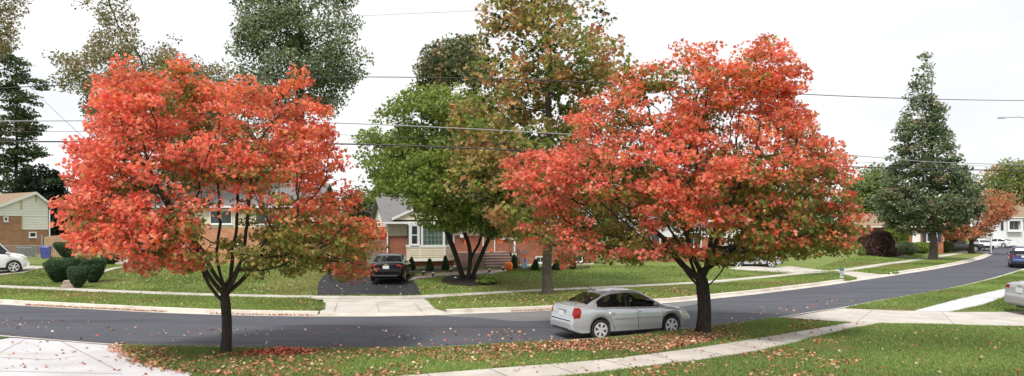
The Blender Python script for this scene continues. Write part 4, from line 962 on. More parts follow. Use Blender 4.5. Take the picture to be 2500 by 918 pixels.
# white house at the right edge
p3 = PXD(2424, 122)
wh = simple_house('white rendered house with projecting window at the right edge', p3+Vector((0, 0, .05)), R(-14), 15, 9, 4.6, 2.0, M_wall_w, None, None, M_shing_br, wins=[(2.4, 4.0, 2.3, 3.9, 0), (6.3, 7.1, 1.1, 2.9, 0)], name='white_house')
b = MB().box(2.1, 4.3, -.6, -.1, 2.0, 2.28); b.box(2.1, 4.3, -.6, -.1, 3.95, 4.15); b.box(2.1, 2.35, -.55, -.1, 2.28, 3.95); b.box(4.05, 4.3, -.55, -.1, 2.28, 3.95); b.build('window_box', M_white, wh)
for (a, c) in ((1.2, 1.6), (4.7, 5.1), (5.75, 6.15), (7.25, 7.65)): MB().box(a, c, -.1, -.03, 2.3 if a < 5.2 else 1.1, 3.9 if a < 5.2 else 2.9).build('shutter', M_shutter, wh)
# --- house at the left edge: gable end turned to the street
TH = R(58)
A0 = Vector(((-60-1250)/F*67.5, 67.5, .62))
lh = thing('gabled_house', 'tan brick house with white lap-sided gable end at the left edge', 'house', A0, TH)
def lu(px):
    k = (px-1250)/F; return (k*A0.y-A0.x)/(math.cos(TH)-k*math.sin(TH))
def lz(px, py): u = lu(px); return H-(py-HZ)/F*(A0.y+u*math.sin(TH))-A0.z
uE = lu(117); uR = lu(85); zR = lz(85, 472); zE = lz(120, 497); uS = lu(55); zS = lz(30, 527); zS2 = lz(90, 560)
zL = zR-(zR-lz(0, 503))/(uR-lu(0))*(uR-0)
b = MB(); b.prism([(0, -.6), (uE, -.6), (uE, zE-.05), (uR, zR-.05), (0, zL-.05)], 13, 'y', 0); b.build('wall', M_brick_tan, lh)
def tlim(z): return uR+(uE-uR)*(zR-z)/(zR-zE) if z > zE else uE
def llim(z): return max(0, uR-(uR)*(zR-z)/(zR-zL)) if z > zL else 0
b = MB(); siding(b, 0, uE, zS, zR-.1, -.002, .26, llim, tlim, d=.06); siding(b, uS, uE, zS2, zS, -.002, .26, d=.06); b.build('siding', M_siding_w, lh)
b = MB(); b.box(uS-.12, uS-.001, -.06, -.002, zS2, zS); b.build('corner_trim', M_tan, lh)
b = MB(); ovr = .3
for (a, za, c, zc) in ((-.8, zL-(zR-zL)/uR*.8, uR, zR), (uE+.45, zE-.45*(zR-zE)/(uE-uR), uR, zR)):
    b.add([(a, -ovr, za), (c, -ovr, zc), (c, 13.3, zc), (a, 13.3, za), (a, -ovr, za+.14), (c, -ovr, zc+.14), (c, 13.3, zc+.14), (a, 13.3, za+.14)], [(0, 1, 2, 3), (4, 7, 6, 5), (0, 4, 5, 1), (1, 5, 6, 2), (2, 6, 7, 3), (3, 7, 4, 0)])
b.build('roof', M_shing_br, lh)
b = MB()
for (a, za, c, zc) in ((-.8, zL-(zR-zL)/uR*.8, uR, zR), (uE+.45, zE-.45*(zR-zE)/(uE-uR), uR, zR)):
    b.add([(a, -ovr-.03, za-.1), (c, -ovr-.03, zc-.1), (c, -ovr-.03, zc+.17), (a, -ovr-.03, za+.17), (a, -ovr-.001, za-.1), (c, -ovr-.001, zc-.1), (c, -ovr-.001, zc+.17), (a, -ovr-.001, za+.17)], [(0, 1, 2, 3), (4, 7, 6, 5), (0, 4, 5, 1), (3, 2, 6, 7)])
b.build('bargeboard', M_white, lh)
b = MB(); b.tube([(uE+.4, -.25, zE-.3), (uE+.1, -.12, zE-.7), (uE+.1, -.12, .6), (uE-.25, -.3, .2)], .07, 8); b.build('downpipe', M_white, lh)
window(lh, lu(8), lu(20), lz(14, 541), lz(14, 527)-.05, -.02, .12, M_glass)
window(lh, lu(70), lu(89), lz(80, 580), lz(80, 566), -.02, .12, M_glass)
MB().box(lu(49), lu(54), -.07, -.03, lz(50, 511), lz(50, 490)).build('vent', M_tan, lh)
MB().box(lu(85), lu(89), -.07, -.03, lz(87, 493), lz(87, 477)).build('vent', M_tan, lh)

# ------------------------------------------------------------------ cars
def car(label, loc, rz, spec, paintm, detail=1, name='car', sc=1.0, plate=True, group=None, glass=None, cat='car', extra=None):
    o = thing(name, label, cat, loc, rz, group, sc)
    Ln, Wd = spec['L'], spec['W']/2; sill = spec.get('sill', .2); wx = spec['wheels']; wr = spec.get('wr', .31); ar = wr+.055
    n = 190 if detail else 110; j = 44 if detail else 30
    e = np.linspace(0, 1, 9)**2*.12
    xs = np.unique(np.round(np.concatenate([-Ln/2+e, Ln/2-e, np.linspace(-Ln/2+.12, Ln/2-.12, n)]), 4))
    tp = np.array(spec['top']); bp_ = np.array(spec['belt'])
    fine = np.linspace(-Ln/2, Ln/2, 1200); zt = np.interp(fine, tp[:, 0], tp[:, 1])
    kk = int(.07/(fine[1]-fine[0])); ker = np.hanning(2*kk+1); ker /= ker.sum(); zt_s = np.convolve(np.pad(zt, kk, mode='edge'), ker, 'valid')
    mk = np.clip((Ln/2-np.abs(fine))/.16, 0, 1); zt = zt*(1-mk)+zt_s*mk
    ZT = lambda x: np.interp(x, fine, zt); BE = lambda x: np.interp(x, bp_[:, 0], bp_[:, 1]); zmax = zt.max()
    rw = spec.get('roofw', .72)*Wd
    def sect(x):
        q = max(0, (abs(x)-(Ln/2-.62))/.62); W = Wd*(1-.16*q**2.4); qq = max(0, (abs(x)-(Ln/2-.06))/.06); W *= (1-.05*qq**2)
        zb_ = sill+.12*max(0, (abs(x)-(Ln/2-.35))/.35)**1.5
        zbb = zb_
        for w_ in wx:
            d = abs(x-w_)
            if d < ar: zbb = max(zb_, wr+math.sqrt(ar*ar-d*d)*1.0)
        zt_ = float(ZT(x)); zs = min(float(BE(x)), zt_-.012); zbb = min(zbb, zs-.06)
        hh = zs-zbb
        t1 = (zt_-zs)/(zmax-float(BE(x))+1e-6); yb = W*.925; yt = yb+(rw-yb)*min(1, max(0, t1)); ed = min(.06, .45*(zt_-zs))
        bul = 0.0
        pts = [(0, zbb), (W*.88, zbb), (W*.965, zbb+min(.03, .2*hh)), (W*.995, zbb+.3*hh), (W, zbb+.55*hh), (W*.992, zbb+.8*hh), (W*.975, zs-.025 if hh > .1 else zs-.01), (yb, zs),
               (yb+(yt-yb)*.5+.012, zs+(zt_-ed-zs)*.5), (yt, zt_-ed), (yt*.88, zt_-ed*.35), (yt*.5, zt_-ed*.06), (0, zt_)]
        return pts
    segn = [2, 2, 3, 4, 4, 3, 2, 8, 7, 3, 3, 3] if detail else [1, 1, 2, 3, 3, 2, 1, 5, 4, 2, 2, 2]
    rows = []
    for x in xs:
        p = sect(x); row = []
        for a in range(len(p)-1):
            for k in range(segn[a]): t = k/segn[a]; row.append((x, p[a][0]+(p[a+1][0]-p[a][0])*t, p[a][1]+(p[a+1][1]-p[a][1])*t))
        row.append((x, p[-1][0], p[-1][1])); rows.append(row)
    J = len(rows[0]); full = [r_+[(x, -y, z) for (x, y, z) in r_[-2:0:-1]] for r_ in rows]; K = len(full[0])
    V = [v for r_ in full for v in r_]; A = np.array(V)
    parts = {'body': []}
    wd = spec['windows']; ws = spec['screens']; gl_ = glass or M_cglass_d
    zroof = lambda x: float(ZT(x))
    for i in range(len(xs)-1):
        for k in range(K):
            f = (i*K+k, i*K+(k+1) % K, (i+1)*K+(k+1) % K, (i+1)*K+k); c = A[list(f)].mean(0); x, y, z = c; ay = abs(y)
            be = float(BE(x)); zr = zroof(x); key = 'body'
            sd_ = 'l' if y > 0 else 'r'
            if k >= 0 and z > be+.025 and z < zr-.085 and ay > rw*.9:
                for wi, (wa, wb) in enumerate(wd):
                    if wa < x < wb: key = 'side_window|%d%s' % (wi, sd_)
            if ay < rw*1.0+(be+.6-z)*.12 and z > zr-.075 and z > be+.01:
                for wi, (wa, wb) in enumerate(ws):
                    if wa < x < wb and ay < (Wd*.925+(rw-Wd*.925)*(zr-be)/(zmax-be))-.055: key = ('windscreen', 'rear_window')[wi]
            for nm, cond in spec['lights']:
                if cond(x, ay, z): key = nm+'|'+sd_
            if spec.get('trimcond') and spec['trimcond'](x, ay, z): key = 'trim'
            parts.setdefault(key, []).append(f)
    parts['body'].append(tuple(range(K))); parts['body'].append(tuple(range((len(xs)-1)*K, len(xs)*K))[::-1])
    for key, fs in parts.items():
        nm = key.split('|')[0]; used = sorted({q for f in fs for q in f}); mp_ = {q: a for a, q in enumerate(used)}
        me = bpy.data.meshes.new(nm); me.from_pydata([V[q] for q in used], [], [tuple(mp_[q] for q in f) for f in fs]); me.shade_smooth(); me.set_sharp_from_angle(angle=R(38))
        m_ = {'body': paintm, 'side_window': gl_, 'windscreen': gl_, 'rear_window': gl_, 'taillight': M_red, 'headlight': M_clear, 'reverse_light': M_clear, 'trim': M_black}[nm]
        link(me, nm, m_, o)
    # floor pan fills the arches with darkness
    b = MB().box(-Ln/2+.35, Ln/2-.35, -Wd*.72, Wd*.72, .17, .62); b.build('underbody', M_black, o)
    # wheels
    for w_ in wx:
        for s_ in (1, -1):
            yc = s_*(Wd-.115); tb = MB()
            tb.lathe([(wr-.09, -.09), (wr-.02, -.1), (wr, -.075), (wr, .075), (wr-.02, .1), (wr-.09, .09)], 28, (0, 0, 0), 'y'); t_ = tb.build('wheel', M_tyre, o, 40); t_.location = (w_, yc, wr)
            rr = wr-.085; rb = MB(); ys = s_*.075
            rb.lathe([(rr, min(ys, ys-.03*s_)), (rr, max(ys, ys-.03*s_))], 24, (0, 0, 0), 'y') if False else None
            # rim: outer ring, hub and six split spokes
            ring = []; nseg = 30
            for q in range(nseg):
                t = 2*math.pi*q/nseg; ring.append((math.cos(t), math.sin(t)))
            v_ = []; f_ = []
            for q, (c_, s2) in enumerate(ring):
                for (rad_, yy) in ((rr+.005, ys+.018*s_), (rr-.03, ys+.02*s_), (rr-.035, ys-.05*s_)): v_.append((c_*rad_, yy, s2*rad_))
            for q in range(nseg):
                a = q*3; c2 = ((q+1) % nseg)*3; f_ += [(a, a+1, c2+1, c2), (a+1, a+2, c2+2, c2+1)]
            rb.add(v_, f_)
            rb.lathe([(.055, ys-.04*s_), (.055, ys+.012*s_), (.03, ys+.02*s_)], 12, (0, 0, 0), 'y')
            for q in range(spec.get('spokes', 6)):
                t = 2*math.pi*q/spec.get('spokes', 6)+.3; c_, s2 = math.cos(t), math.sin(t); wv = .028
                pts = []
                for rad_, ww, yy in ((.04, .03, ys+.018*s_), (rr-.025, .046, ys+.02*s_)):
                    for sg in (-1, 1): pts.append((c_*rad_-s2*ww*sg, yy, s2*rad_+c_*ww*sg)); pts.append((c_*rad_-s2*ww*sg, yy-.03*s_, s2*rad_+c_*ww*sg))
                rb.add(pts, [(0, 2, 6, 4), (1, 5, 7, 3), (0, 4, 5, 1), (2, 3, 7, 6), (4, 6, 7, 5)])
            rm = rb.build('rim', M_rim, t_)
            db = MB(); db.lathe([(rr-.02, ys-.055*s_), (rr-.02, ys-.05*s_)], 20, (0, 0, 0), 'y'); db.build('brake_disc', M_dark, t_)
    # mirrors, handles, plate, antenna
    mxx = spec.get('mirror', .62); zm = float(BE(mxx))+.12
    for s_ in (1, -1):
        b = MB(); y0_ = s_*Wd*.93; b.lathe([(.02, -.06), (.075, -.03), (.085, .02), (.05, .06)], 10, (mxx, y0_+s_*.10, zm), 'z'); b.tube([(mxx, y0_-s_*.03, zm-.05), (mxx, y0_+s_*.06, zm-.02)], .02, 6); b.build('mirror', paintm, o, 50)
        for hx in spec.get('handles', ()):
            b = MB(); b.tube([(hx-.09, s_*(Wd*.985+.005), spec.get('hz', .82)), (hx-.06, s_*(Wd*.99+.03), spec.get('hz', .82)), (hx+.06, s_*(Wd*.99+.03), spec.get('hz', .82)), (hx+.09, s_*(Wd*.985+.005), spec.get('hz', .82))], .016, 6); b.build('door_handle', paintm, o)
    if plate:
        xr, zp = spec['plate']; b = MB().box(xr-.02, xr+.005, -.16, .16, zp-.08, zp+.08); pl_ = b.build('number_plate', M_plate, o); 
    for (nm, m_, fn) in spec.get('extras', ()): bb = MB(); fn(bb, Wd); build_each(bb, nm, m_, o)
    if extra:
        for (nm, m_, fn) in extra: bb = MB(); fn(bb, Wd); build_each(bb, nm, m_, o, 50)
    return o
SEDAN = dict(L=4.28, W=1.70, sill=.22, wheels=(1.34, -1.20), wr=.305, roofw=.66, mirror=.72,
    top=[(-2.14, .50), (-2.135, .56), (-2.10, .62), (-2.085, .66), (-2.04, .98), (-1.98, 1.03), (-1.62, 1.06), (-1.02, 1.36), (-.75, 1.43), (-.3, 1.465), (.1, 1.45), (.35, 1.39), (1.05, 1.02), (1.2, .965), (1.7, .86), (1.98, .74), (2.09, .64), (2.13, .54), (2.14, .46)],
    belt=[(-2.14, .9), (-1.9, .96), (-1.2, .955), (0, .915), (1.0, .90), (1.4, .86), (2.0, .68), (2.14, .52)],
    windows=[(-1.30, -.29), (-.24, .88)], screens=[(.42, 1.02), (-1.58, -1.03)],
    lights=[('taillight', lambda x, ay, z: x < -1.84-.35*abs(z-.86) and z > .66 and z < .985 and ay > .63+.12*max(0, (.8-z)/.14)), ('headlight', lambda x, ay, z: x > 1.72 and .60 < z < .80 and ay > .50 and z < 1.30-.33*x+.12)],
    trimcond=lambda x, ay, z: -.30 < x < -.23 and .94 < z < 1.375 and ay > .5,
    handles=(-.82, .12), hz=.80, plate=(-2.085, .78),
    extras=[('body_side_moulding', M_grey, lambda b, W: [b.box(-.75, .08, s*W*1.0-.004, s*W*1.0+.012, .60, .63) if s > 0 else b.box(-.75, .08, s*W-.012, s*W+.004, .60, .63) for s in (1, -1)]+[b.box(.12, .95, s*W*1.0-.012, s*W*1.0+.012, .60, .63) for s in (1, -1)]),
            ('door_gap', M_black, lambda b, W: [b.tube([(x0_, s*(W*.998+.001), .27), (x1_, s*(W*1.001+.001), .62), (x2_, s*(W*.978+.003), .885)], .006, 4) for s in (1, -1) for (x0_, x1_, x2_) in ((.10, .10, .06), (1.0, 1.0, .98), (-.72, -.84, -1.05))]),
            ('bumper_gap', M_black, lambda b, W: [b.tube([(-2.13, -W*.72, .60), (-2.13, W*.72, .60)], .012, 4), b.box(-2.15, -2.12, -.5, .5, .30, .36)]),
            ('trunk_trim', M_grey, lambda b, W: [b.box(-2.10, -2.07, -.26, .26, .875, .895)])])
# hero car
cf = P(1466, 831, 0); hd = R(23); cs = .985
off = Vector((-1.20, -.80*1.0, 0)); off = Matrix.Rotation(hd, 3, 'Z') @ (off*cs)
hero = car('silver compact sedan parked at the near kerb beside the larger maple', (cf.x-off.x, cf.y-off.y, 0.004), hd, SEDAN, M_silver, 1, 'parked_car', cs, glass=M_cglass,
    extra=[('seat', M_seat, lambda b, W: [b.box(x-.1, x+.12, y-.26, y+.26, .35, 1.02) for x in (-.95, ) for y in (-.36, .36)]+[b.box(x-.08, x+.05, y-.24, y+.24, .35, 1.05) for x in (-.05,) for y in (-.36, .36)]),
           ('headrest', M_seat, lambda b, W: [b.box(x-.07, x+.05, y-.13, y+.13, 1.06, 1.24) for x in (-.05, -.98) for y in (-.36, .36)]),
           ('dashboard', M_black, lambda b, W: [b.box(.75, 1.1, -.7, .7, .6, .93)]),
           ('rear_shelf', M_black, lambda b, W: [b.box(-1.7, -1.05, -.62, .62, .85, .93)]),
           ('antenna', M_black, lambda b, W: b.tube([(-.92, 0, 1.40), (-1.32, 0, 1.58)], [.012, .005], 5))])
BSED = dict(SEDAN); BSED.update(trimcond=None, L=4.9, W=1.84, wheels=(1.45, -1.38), wr=.33, mirror=.85,
    top=[(-2.45, .50), (-2.44, .60), (-2.40, .66), (-2.37, .98), (-2.28, 1.04), (-2.0, 1.06), (-1.2, 1.38), (-.8, 1.44), (-.3, 1.465), (.2, 1.44), (.5, 1.37), (1.3, 1.0), (1.5, .95), (2.0, .86), (2.3, .72), (2.43, .55), (2.45, .45)],
    belt=[(-2.45, .9), (-2.1, .97), (-1.2, .97), (0, .93), (1.2, .90), (1.6, .86), (2.3, .68), (2.45, .52)], windows=[(-1.6, -.4), (-.33, 1.1)], screens=[(.55, 1.25), (-1.95, -1.2)],
    lights=[('taillight', lambda x, ay, z: x < -2.17 and .78 < z < .90 and ay > .60), ('headlight', lambda x, ay, z: x > 2.0 and .60 < z < .78 and ay > .5)], handles=(-.9, .2), plate=(-2.40, .80),
    extras=[('badge', M_gold, lambda b, W: [b.box(-2.41, -2.39, -.09, .09, .925, .965)]), ('bumper_trim', M_grey, lambda b, W: [b.box(-2.47, -2.44, -.6, .6, .35, .37)])])
bc = G(945, 699)
yc = 36.4; bx_ = (938-1250)/F*yc
car('black sedan seen from behind on the dark asphalt driveway', (bx_, yc+2.2, gh(bx_, yc+1.5)+.04), R(90+3), BSED, M_pblack, 1, 'parked_car', 1.0)
SUVT = dict(L=4.55, W=1.82, sill=.27, wheels=(1.32, -1.30), wr=.36, roofw=.76, mirror=.80,
    top=[(-2.275, .55), (-2.26, .66), (-2.22, .72), (-2.19, 1.05), (-2.10, 1.40), (-1.95, 1.66), (-1.8, 1.71), (-.8, 1.76), (.1, 1.74), (.4, 1.66), (1.0, 1.15), (1.1, 1.10), (1.8, 1.02), (2.12, .90), (2.24, .70), (2.275, .5)],
    belt=[(-2.275, 1.0), (-2.0, 1.06), (0, 1.03), (1.1, 1.0), (1.6, .95), (2.1, .8), (2.275, .6)], windows=[(-2.0, -1.38), (-1.28, -.32), (-.24, .92)], screens=[(.42, 1.0), (-2.19, -2.0)],
    lights=[('taillight', lambda x, ay, z: x < -2.08 and .82 < z < 1.12 and ay > .62), ('headlight', lambda x, ay, z: x > 1.85 and .72 < z < .92 and ay > .52)], handles=(-.8, .2), hz=.95, plate=(-2.23, .88), spokes=5,
    extras=[('roof_rail', M_grey, lambda b, W: [b.tube([(-1.7, s*.58, 1.74), (-1.6, s*.58, 1.80), (.0, s*.58, 1.82), (.15, s*.58, 1.76)], .02, 6) for s in (1, -1)]), ('bumper_trim', M_black, lambda b, W: [b.box(-2.30, -2.2, -.75, .75, .34, .5)])])
sx = P(2493, 655, 0); car('navy blue sport utility vehicle at the road edge by the right frame', (sx.x+1.45, sx.y+1.9, 0.004), R(57), dict(SUVT, plate=(-2.25, .95)), M_pblue, 1, 'parked_car', 1.0,
    extra=[('chrome_strip', M_rim, lambda b, W: [b.box(-2.26, -2.22, -.5, .5, 1.07, 1.11)])])
s2 = G(1882, 656); car('silver sport utility vehicle half hidden by the right maple on a driveway', (s2.x-1.2, s2.y+1.2, gh(s2.x, s2.y)+.04), R(8), SUVT, M_silver, 0, 'parked_car', 1.0, plate=False,
    extra=[('front_plate', M_plate, lambda b, W: b.box(2.27, 2.29, -.16, .16, .5, .62)), ('front_bumper', M_black, lambda b, W: b.box(2.1, 2.32, -.8, .8, .3, .62))])
car('silver car cut by the right edge of the photo on the near driveway', (21.3, 25.4, GZ+.005), R(-5), BSED, paint('grey_silver_paint', (.42, .42, .43), .35, .34), 1, 'parked_car', 1.1)
VAN = dict(L=5.9, W=2.02, sill=.34, wheels=(2.12, -1.7), wr=.38, roofw=.84, mirror=1.75,
    top=[(-2.95, .6), (-2.93, .75), (-2.90, 1.2), (-2.85, 1.95), (-2.7, 2.10), (-1.0, 2.15), (1.05, 2.15), (1.3, 2.08), (1.85, 1.42), (1.95, 1.33), (2.6, 1.20), (2.86, 1.0), (2.93, .75), (2.95, .55)],
    belt=[(-2.95, 1.2), (0, 1.22), (1.9, 1.2), (2.4, 1.08), (2.95, .8)], windows=[(.05, .68), (.80, 1.85)], screens=[(1.35, 1.95), (-2.93, -2.86)],
    lights=[('headlight', lambda x, ay, z: x > 2.6 and .8 < z < 1.05 and ay > .6), ('taillight', lambda x, ay, z: x < -2.85 and .9 < z < 1.4 and ay > .8)], handles=(.9,), hz=1.05, plate=(-2.95, .8),
    extras=[('bumper', M_white, lambda b, W: [b.box(2.75, 2.98, -.9, .9, .42, .66)])])
vl = G(36, 667); vd = R(35)
off = Matrix.Rotation(vd, 3, 'Z') @ Vector((2.08, -.93, 0)); vl = vl-off
car('white cargo van on the driveway at the left edge', (vl.x, vl.y, gh(vl.x+off.x, vl.y+off.y)+.04), vd, VAN, M_pwhite, 1, 'parked_van', .96, plate=False, cat='van')
PICK = dict(L=5.6, W=1.95, sill=.42, wheels=(1.75, -1.65), wr=.39, roofw=.78, mirror=1.15,
    top=[(-2.8, .6), (-2.78, 1.12), (-.62, 1.14), (-.56, 1.20), (-.45, 1.70), (-.2, 1.78), (.6, 1.78), (.9, 1.68), (1.4, 1.22), (1.5, 1.16), (2.5, 1.08), (2.75, .9), (2.8, .6)],
    belt=[(-2.8, 1.08), (0, 1.12), (1.4, 1.12), (2.5, 1.0), (2.8, .8)], windows=[(-.38, .22), (.3, 1.2)], screens=[(.9, 1.4), (-.58, -.46)],
    lights=[('headlight', lambda x, ay, z: x > 2.5 and .8 < z < 1.0 and ay > .6), ('taillight', lambda x, ay, z: x < -2.72 and .7 < z < 1.1 and ay > .75)], handles=(.5,), hz=1.0, plate=(-2.8, .6))
pk = GD(2342, 93); car('dark grey pickup truck parked behind the small salmon-leaved tree', (pk.x, pk.y, pk.z+.02), R(172), PICK, M_pgrey, 0, 'pickup_truck', .95, plate=False, cat='pickup')
c1 = GD(2398, 103); car('white sedan with its nose to the street behind the small salmon-leaved tree', (c1.x, c1.y, c1.z+.05), R(-105), BSED, M_pwhite, 0, 'parked_car', 1.0, plate=False,
    extra=[('grille', M_black, lambda b, W: b.box(2.35, 2.47, -.7, .7, .3, .62))])
c2 = GD(2437, 112); car('white sedan parked in front of the white house', (c2.x, c2.y, c2.z+.05), R(112), BSED, M_pwhite, 0, 'parked_car', 1.0, plate=False)
c3 = GD(846, 43); car('dark red car behind the leaves of the left maple on the asphalt driveway', (c3.x, c3.y, c3.z+.04), R(92), BSED, M_pred, 0, 'parked_car', .98)

# ------------------------------------------------------------------ street furniture and small things
hp = P(2055, 679, GZ)
o = thing('fire_hydrant', 'pale grey fire hydrant with dark green cap on the far verge', 'hydrant', hp)
MB().lathe([(.17, -.02), (.17, .04), (.11, .06), (.105, .42), (.13, .45), (.13, .49), (.105, .50)], 16).build('barrel', mat('pale_hydrant_paint', (.5, .52, .54), .5), o, 40)
MB().lathe([(.14, .50), (.14, .54), (.12, .62), (.06, .68), (.03, .70), (.03, .75)], 16).build('bonnet', mat('green_paint', (.04, .11, .10), .5), o, 40)
for yy, sg in ((0, -1), (0, 1)):
    b = MB(); b.tube([(sg*.08, 0, .40), (sg*.18, 0, .40)], [.055, .055], 10); b.build('nozzle', MATS['pale_hydrant_paint'], o)
b = MB(); b.tube([(0, -.08, .36), (0, -.2, .36)], .07, 10); b.build('nozzle', MATS['pale_hydrant_paint'], o)
# solar path lights
proto = None
for k, (x, y, lb) in enumerate([(1034, 675, 'path light nearest the driveway on the grass'), (1057, 678, 'path light in front of the walk, second from the driveway'), (1101, 668, 'path light on the far side of the walk under the bay window'), (1112, 690, 'path light standing in the mulch ring left of the stems'),
      (1162, 666, 'path light just right of the tree stems'), (1195, 669, 'path light before the brick steps'), (1228, 664, 'path light at the right end of the walk'), (1198, 680, 'path light behind the hosta')]):
    p = G(x, y)
    if proto is None:
        t = thing('path_light', 'small black solar '+lb, 'path light', p, 0, 'solar lights along the walk')
        MB().tube([(0, 0, -.1), (0, 0, .16)], .012, 6).build('stake', M_black, t)
        MB().lathe([(.06, .10), (.07, .11), (.065, .24), (.05, .25)], 10).build('lantern', M_black, t)
        MB().lathe([(.075, .252), (.085, .265), (.06, .30), (.02, .32)], 10).build('cap', mat('solar_cap', (.62, .64, .7), .3), t); proto = t
    else:
        t = proto.copy(); C.objects.link(t); t.location = p; t['label'] = 'small black solar '+lb
        for ch in list(proto.children): c_ = ch.copy(); C.objects.link(c_); c_.parent = t
# halloween decorations
def board(b, poly, th=.03, y=0): b.prism(poly, th, 'y', y)
def circ(cx, cz, rx, rz_, n=18): return [(cx+rx*math.cos(2*math.pi*i/n), cz+rz_*math.sin(2*math.pi*i/n)) for i in range(n)]
pp = G(1242, 661)+Vector((0, .0, 0)); o = thing('pumpkin_decoration', 'big orange jack-o-lantern beside the brick steps', 'decoration', pp)
b = MB(); nr = 20; v_ = []; f_ = []
for i in range(11):
    ph = math.pi*(i+.5)/11; 
    for k in range(nr*2):
        t = 2*math.pi*k/(nr*2); rr = .26*math.sin(ph)**.8*(1+.05*abs(math.sin(t*5))); v_.append((rr*math.cos(t), rr*math.sin(t), .29-.30*math.cos(ph)))
for i in range(10):
    for k in range(nr*2): f_.append((i*40+k, i*40+(k+1) % 40, (i+1)*40+(k+1) % 40, (i+1)*40+k))
f_.append(tuple(range(400, 440))); b.add(v_, f_); b.build('shell', M_orange, o, 60)
b = MB()
for sx_ in (-.09, .09): b.prism([(sx_-.05, .34), (sx_+.05, .34), (sx_, .43)], .02, 'y', -.262)
b.prism([(-.12, .22), (-.04, .17), (.04, .17), (.12, .22), (.04, .2), (-.04, .2)], .02, 'y', -.27); b.build('face', mat('dark_orange', (.25, .05, .02), .6), o)
MB().tube([(0, 0, .57), (.03, 0, .66)], [.03, .02], 6).build('stalk', M_bark_g, o)
sp_ = G(1281, 657); o = thing('scarecrow_decoration', 'flat wooden scarecrow with pumpkin head, hat and blue overalls', 'decoration', sp_)
blue_l = mat('light_blue_cloth', (.30, .50, .62), .8)
b = MB(); board(b, [(-.17, .0), (-.02, .0), (0, .12), (.02, .0), (.17, .0), (.17, .45), (.14, .72), (-.14, .72), (-.17, .45)]); b.build('overalls', blue_l, o)
b = MB(); board(b, circ(0, .90, .17, .16), .04, -.005); b.build('head', M_orange, o)
b = MB(); board(b, [(-.22, 1.0), (.22, 1.0), (.2, 1.04), (.12, 1.06), (.1, 1.19), (-.1, 1.19), (-.12, 1.06), (-.2, 1.04)], .05, -.01); b.build('hat', mat('blue_grey_hat', (.22, .30, .40), .8), o)
b = MB(); board(b, [(-.06, .72), (.06, .72), (.03, .6), (.06, .5), (0, .42), (-.06, .5), (-.03, .6)], .01, -.015); b.build('tie', mat('red_tie', (.6, .04, .03), .7), o)
b = MB(); board(b, [(-.14, .7), (-.14, .6), (-.6, .82), (-.58, .88)], .02, .002); board(b, [(.14, .7), (.3, .5), (.36, .54), (.2, .74)], .02, .002); b.build('arms', mat('grey_cloth', (.3, .33, .33), .8), o)
sp_ = G(1372, 659); o = thing('crate_decoration', 'orange pumpkin board with a black cat figure on top', 'decoration', sp_)
b = MB(); board(b, [(-.27, 0), (.27, 0), (.29, .3), (.25, .47), (-.25, .47), (-.29, .3)]); b.build('board', mat('red_orange_paint', (.55, .10, .04), .7), o)
b = MB(); board(b, [(-.12, .47), (.12, .47), (.1, .68), (.11, .88), (.04, .8), (-.04, .8), (-.09, .88), (-.1, .68)], .03, -.004); b.build('cat', M_shutter, o)
b = MB()
for sx_ in (-.1, .1): board(b, [(sx_-.04, .27), (sx_+.04, .27), (sx_, .35)], .01, -.012)
board(b, [(-.14, .18), (-.05, .12), (.05, .12), (.14, .18), (.05, .15), (-.05, .15)], .01, -.012); b.build('face', M_shutter, o)
def hloc(px, yl, z): 
    u = hu(px, None, yl); return Vector((HX+u*math.cos(HR)-yl*math.sin(HR), HY+u*math.sin(HR)+yl*math.cos(HR), hz0+z))
o = thing('hanging_decoration', 'orange hanging figure beside the porch entrance', 'decoration', hloc(1138, -1.3, pf+.55), HR, None, .7)
MB().lathe([(.16, .0), (.17, .3), (.14, .6), (.10, .85), (.11, .98), (.08, 1.1), (.02, 1.14)], 14).build('robe', M_orange, o, 50)
MB().tube([(0, 0, 1.13), (0, 0, (EA-pf-.12-.55)/.7)], .01, 5).build('cord', M_black, o)
o = thing('pumpkin_decoration', 'little orange pumpkin on the porch right of the steps', 'decoration', hloc(1200, -1.3, pf), HR)
MB().lathe([(.05, 0), (.12, .03), (.15, .1), (.12, .18), (.03, .2)], 14).build('shell', M_orange, o, 50); MB().tube([(0, 0, .2), (.02, 0, .26)], .015, 5).build('stalk', M_bark_g, o)
o = thing('wreath', 'orange wreath on the porch railing', 'wreath', hloc(1222, -1.85, pf+.75), HR)
b = MB(); b.tube([(.13*math.cos(t), 0, .13*math.sin(t)) for t in np.linspace(0, 2*math.pi, 18)], .05, 7, False); b.build('ring', M_orange, o); b = MB().box(-.04, .04, -.03, .03, .12, .2); b.build('bow', mat('red_tie2', (.6, .04, .03), .7), o)
o = thing('hose_reel', 'black hose reel with pale green hose on the brick wall', 'hose reel', hloc(1254, -.3, .75), HR)
for xx in (-.22, .22):
    b = MB(); b.tube([(xx-.02, 0, 0), (xx+.02, 0, 0)], .27, 16); b.build('side_plate', M_black, o)
b = MB(); b.tube([(-.19, 0, 0), (.19, 0, 0)], .2, 16); b.build('hose', mat('hose', (.35, .42, .33), .6), o)
MB().box(-.05, .05, 0, .3, -.05, .05).build('bracket', M_black, o)
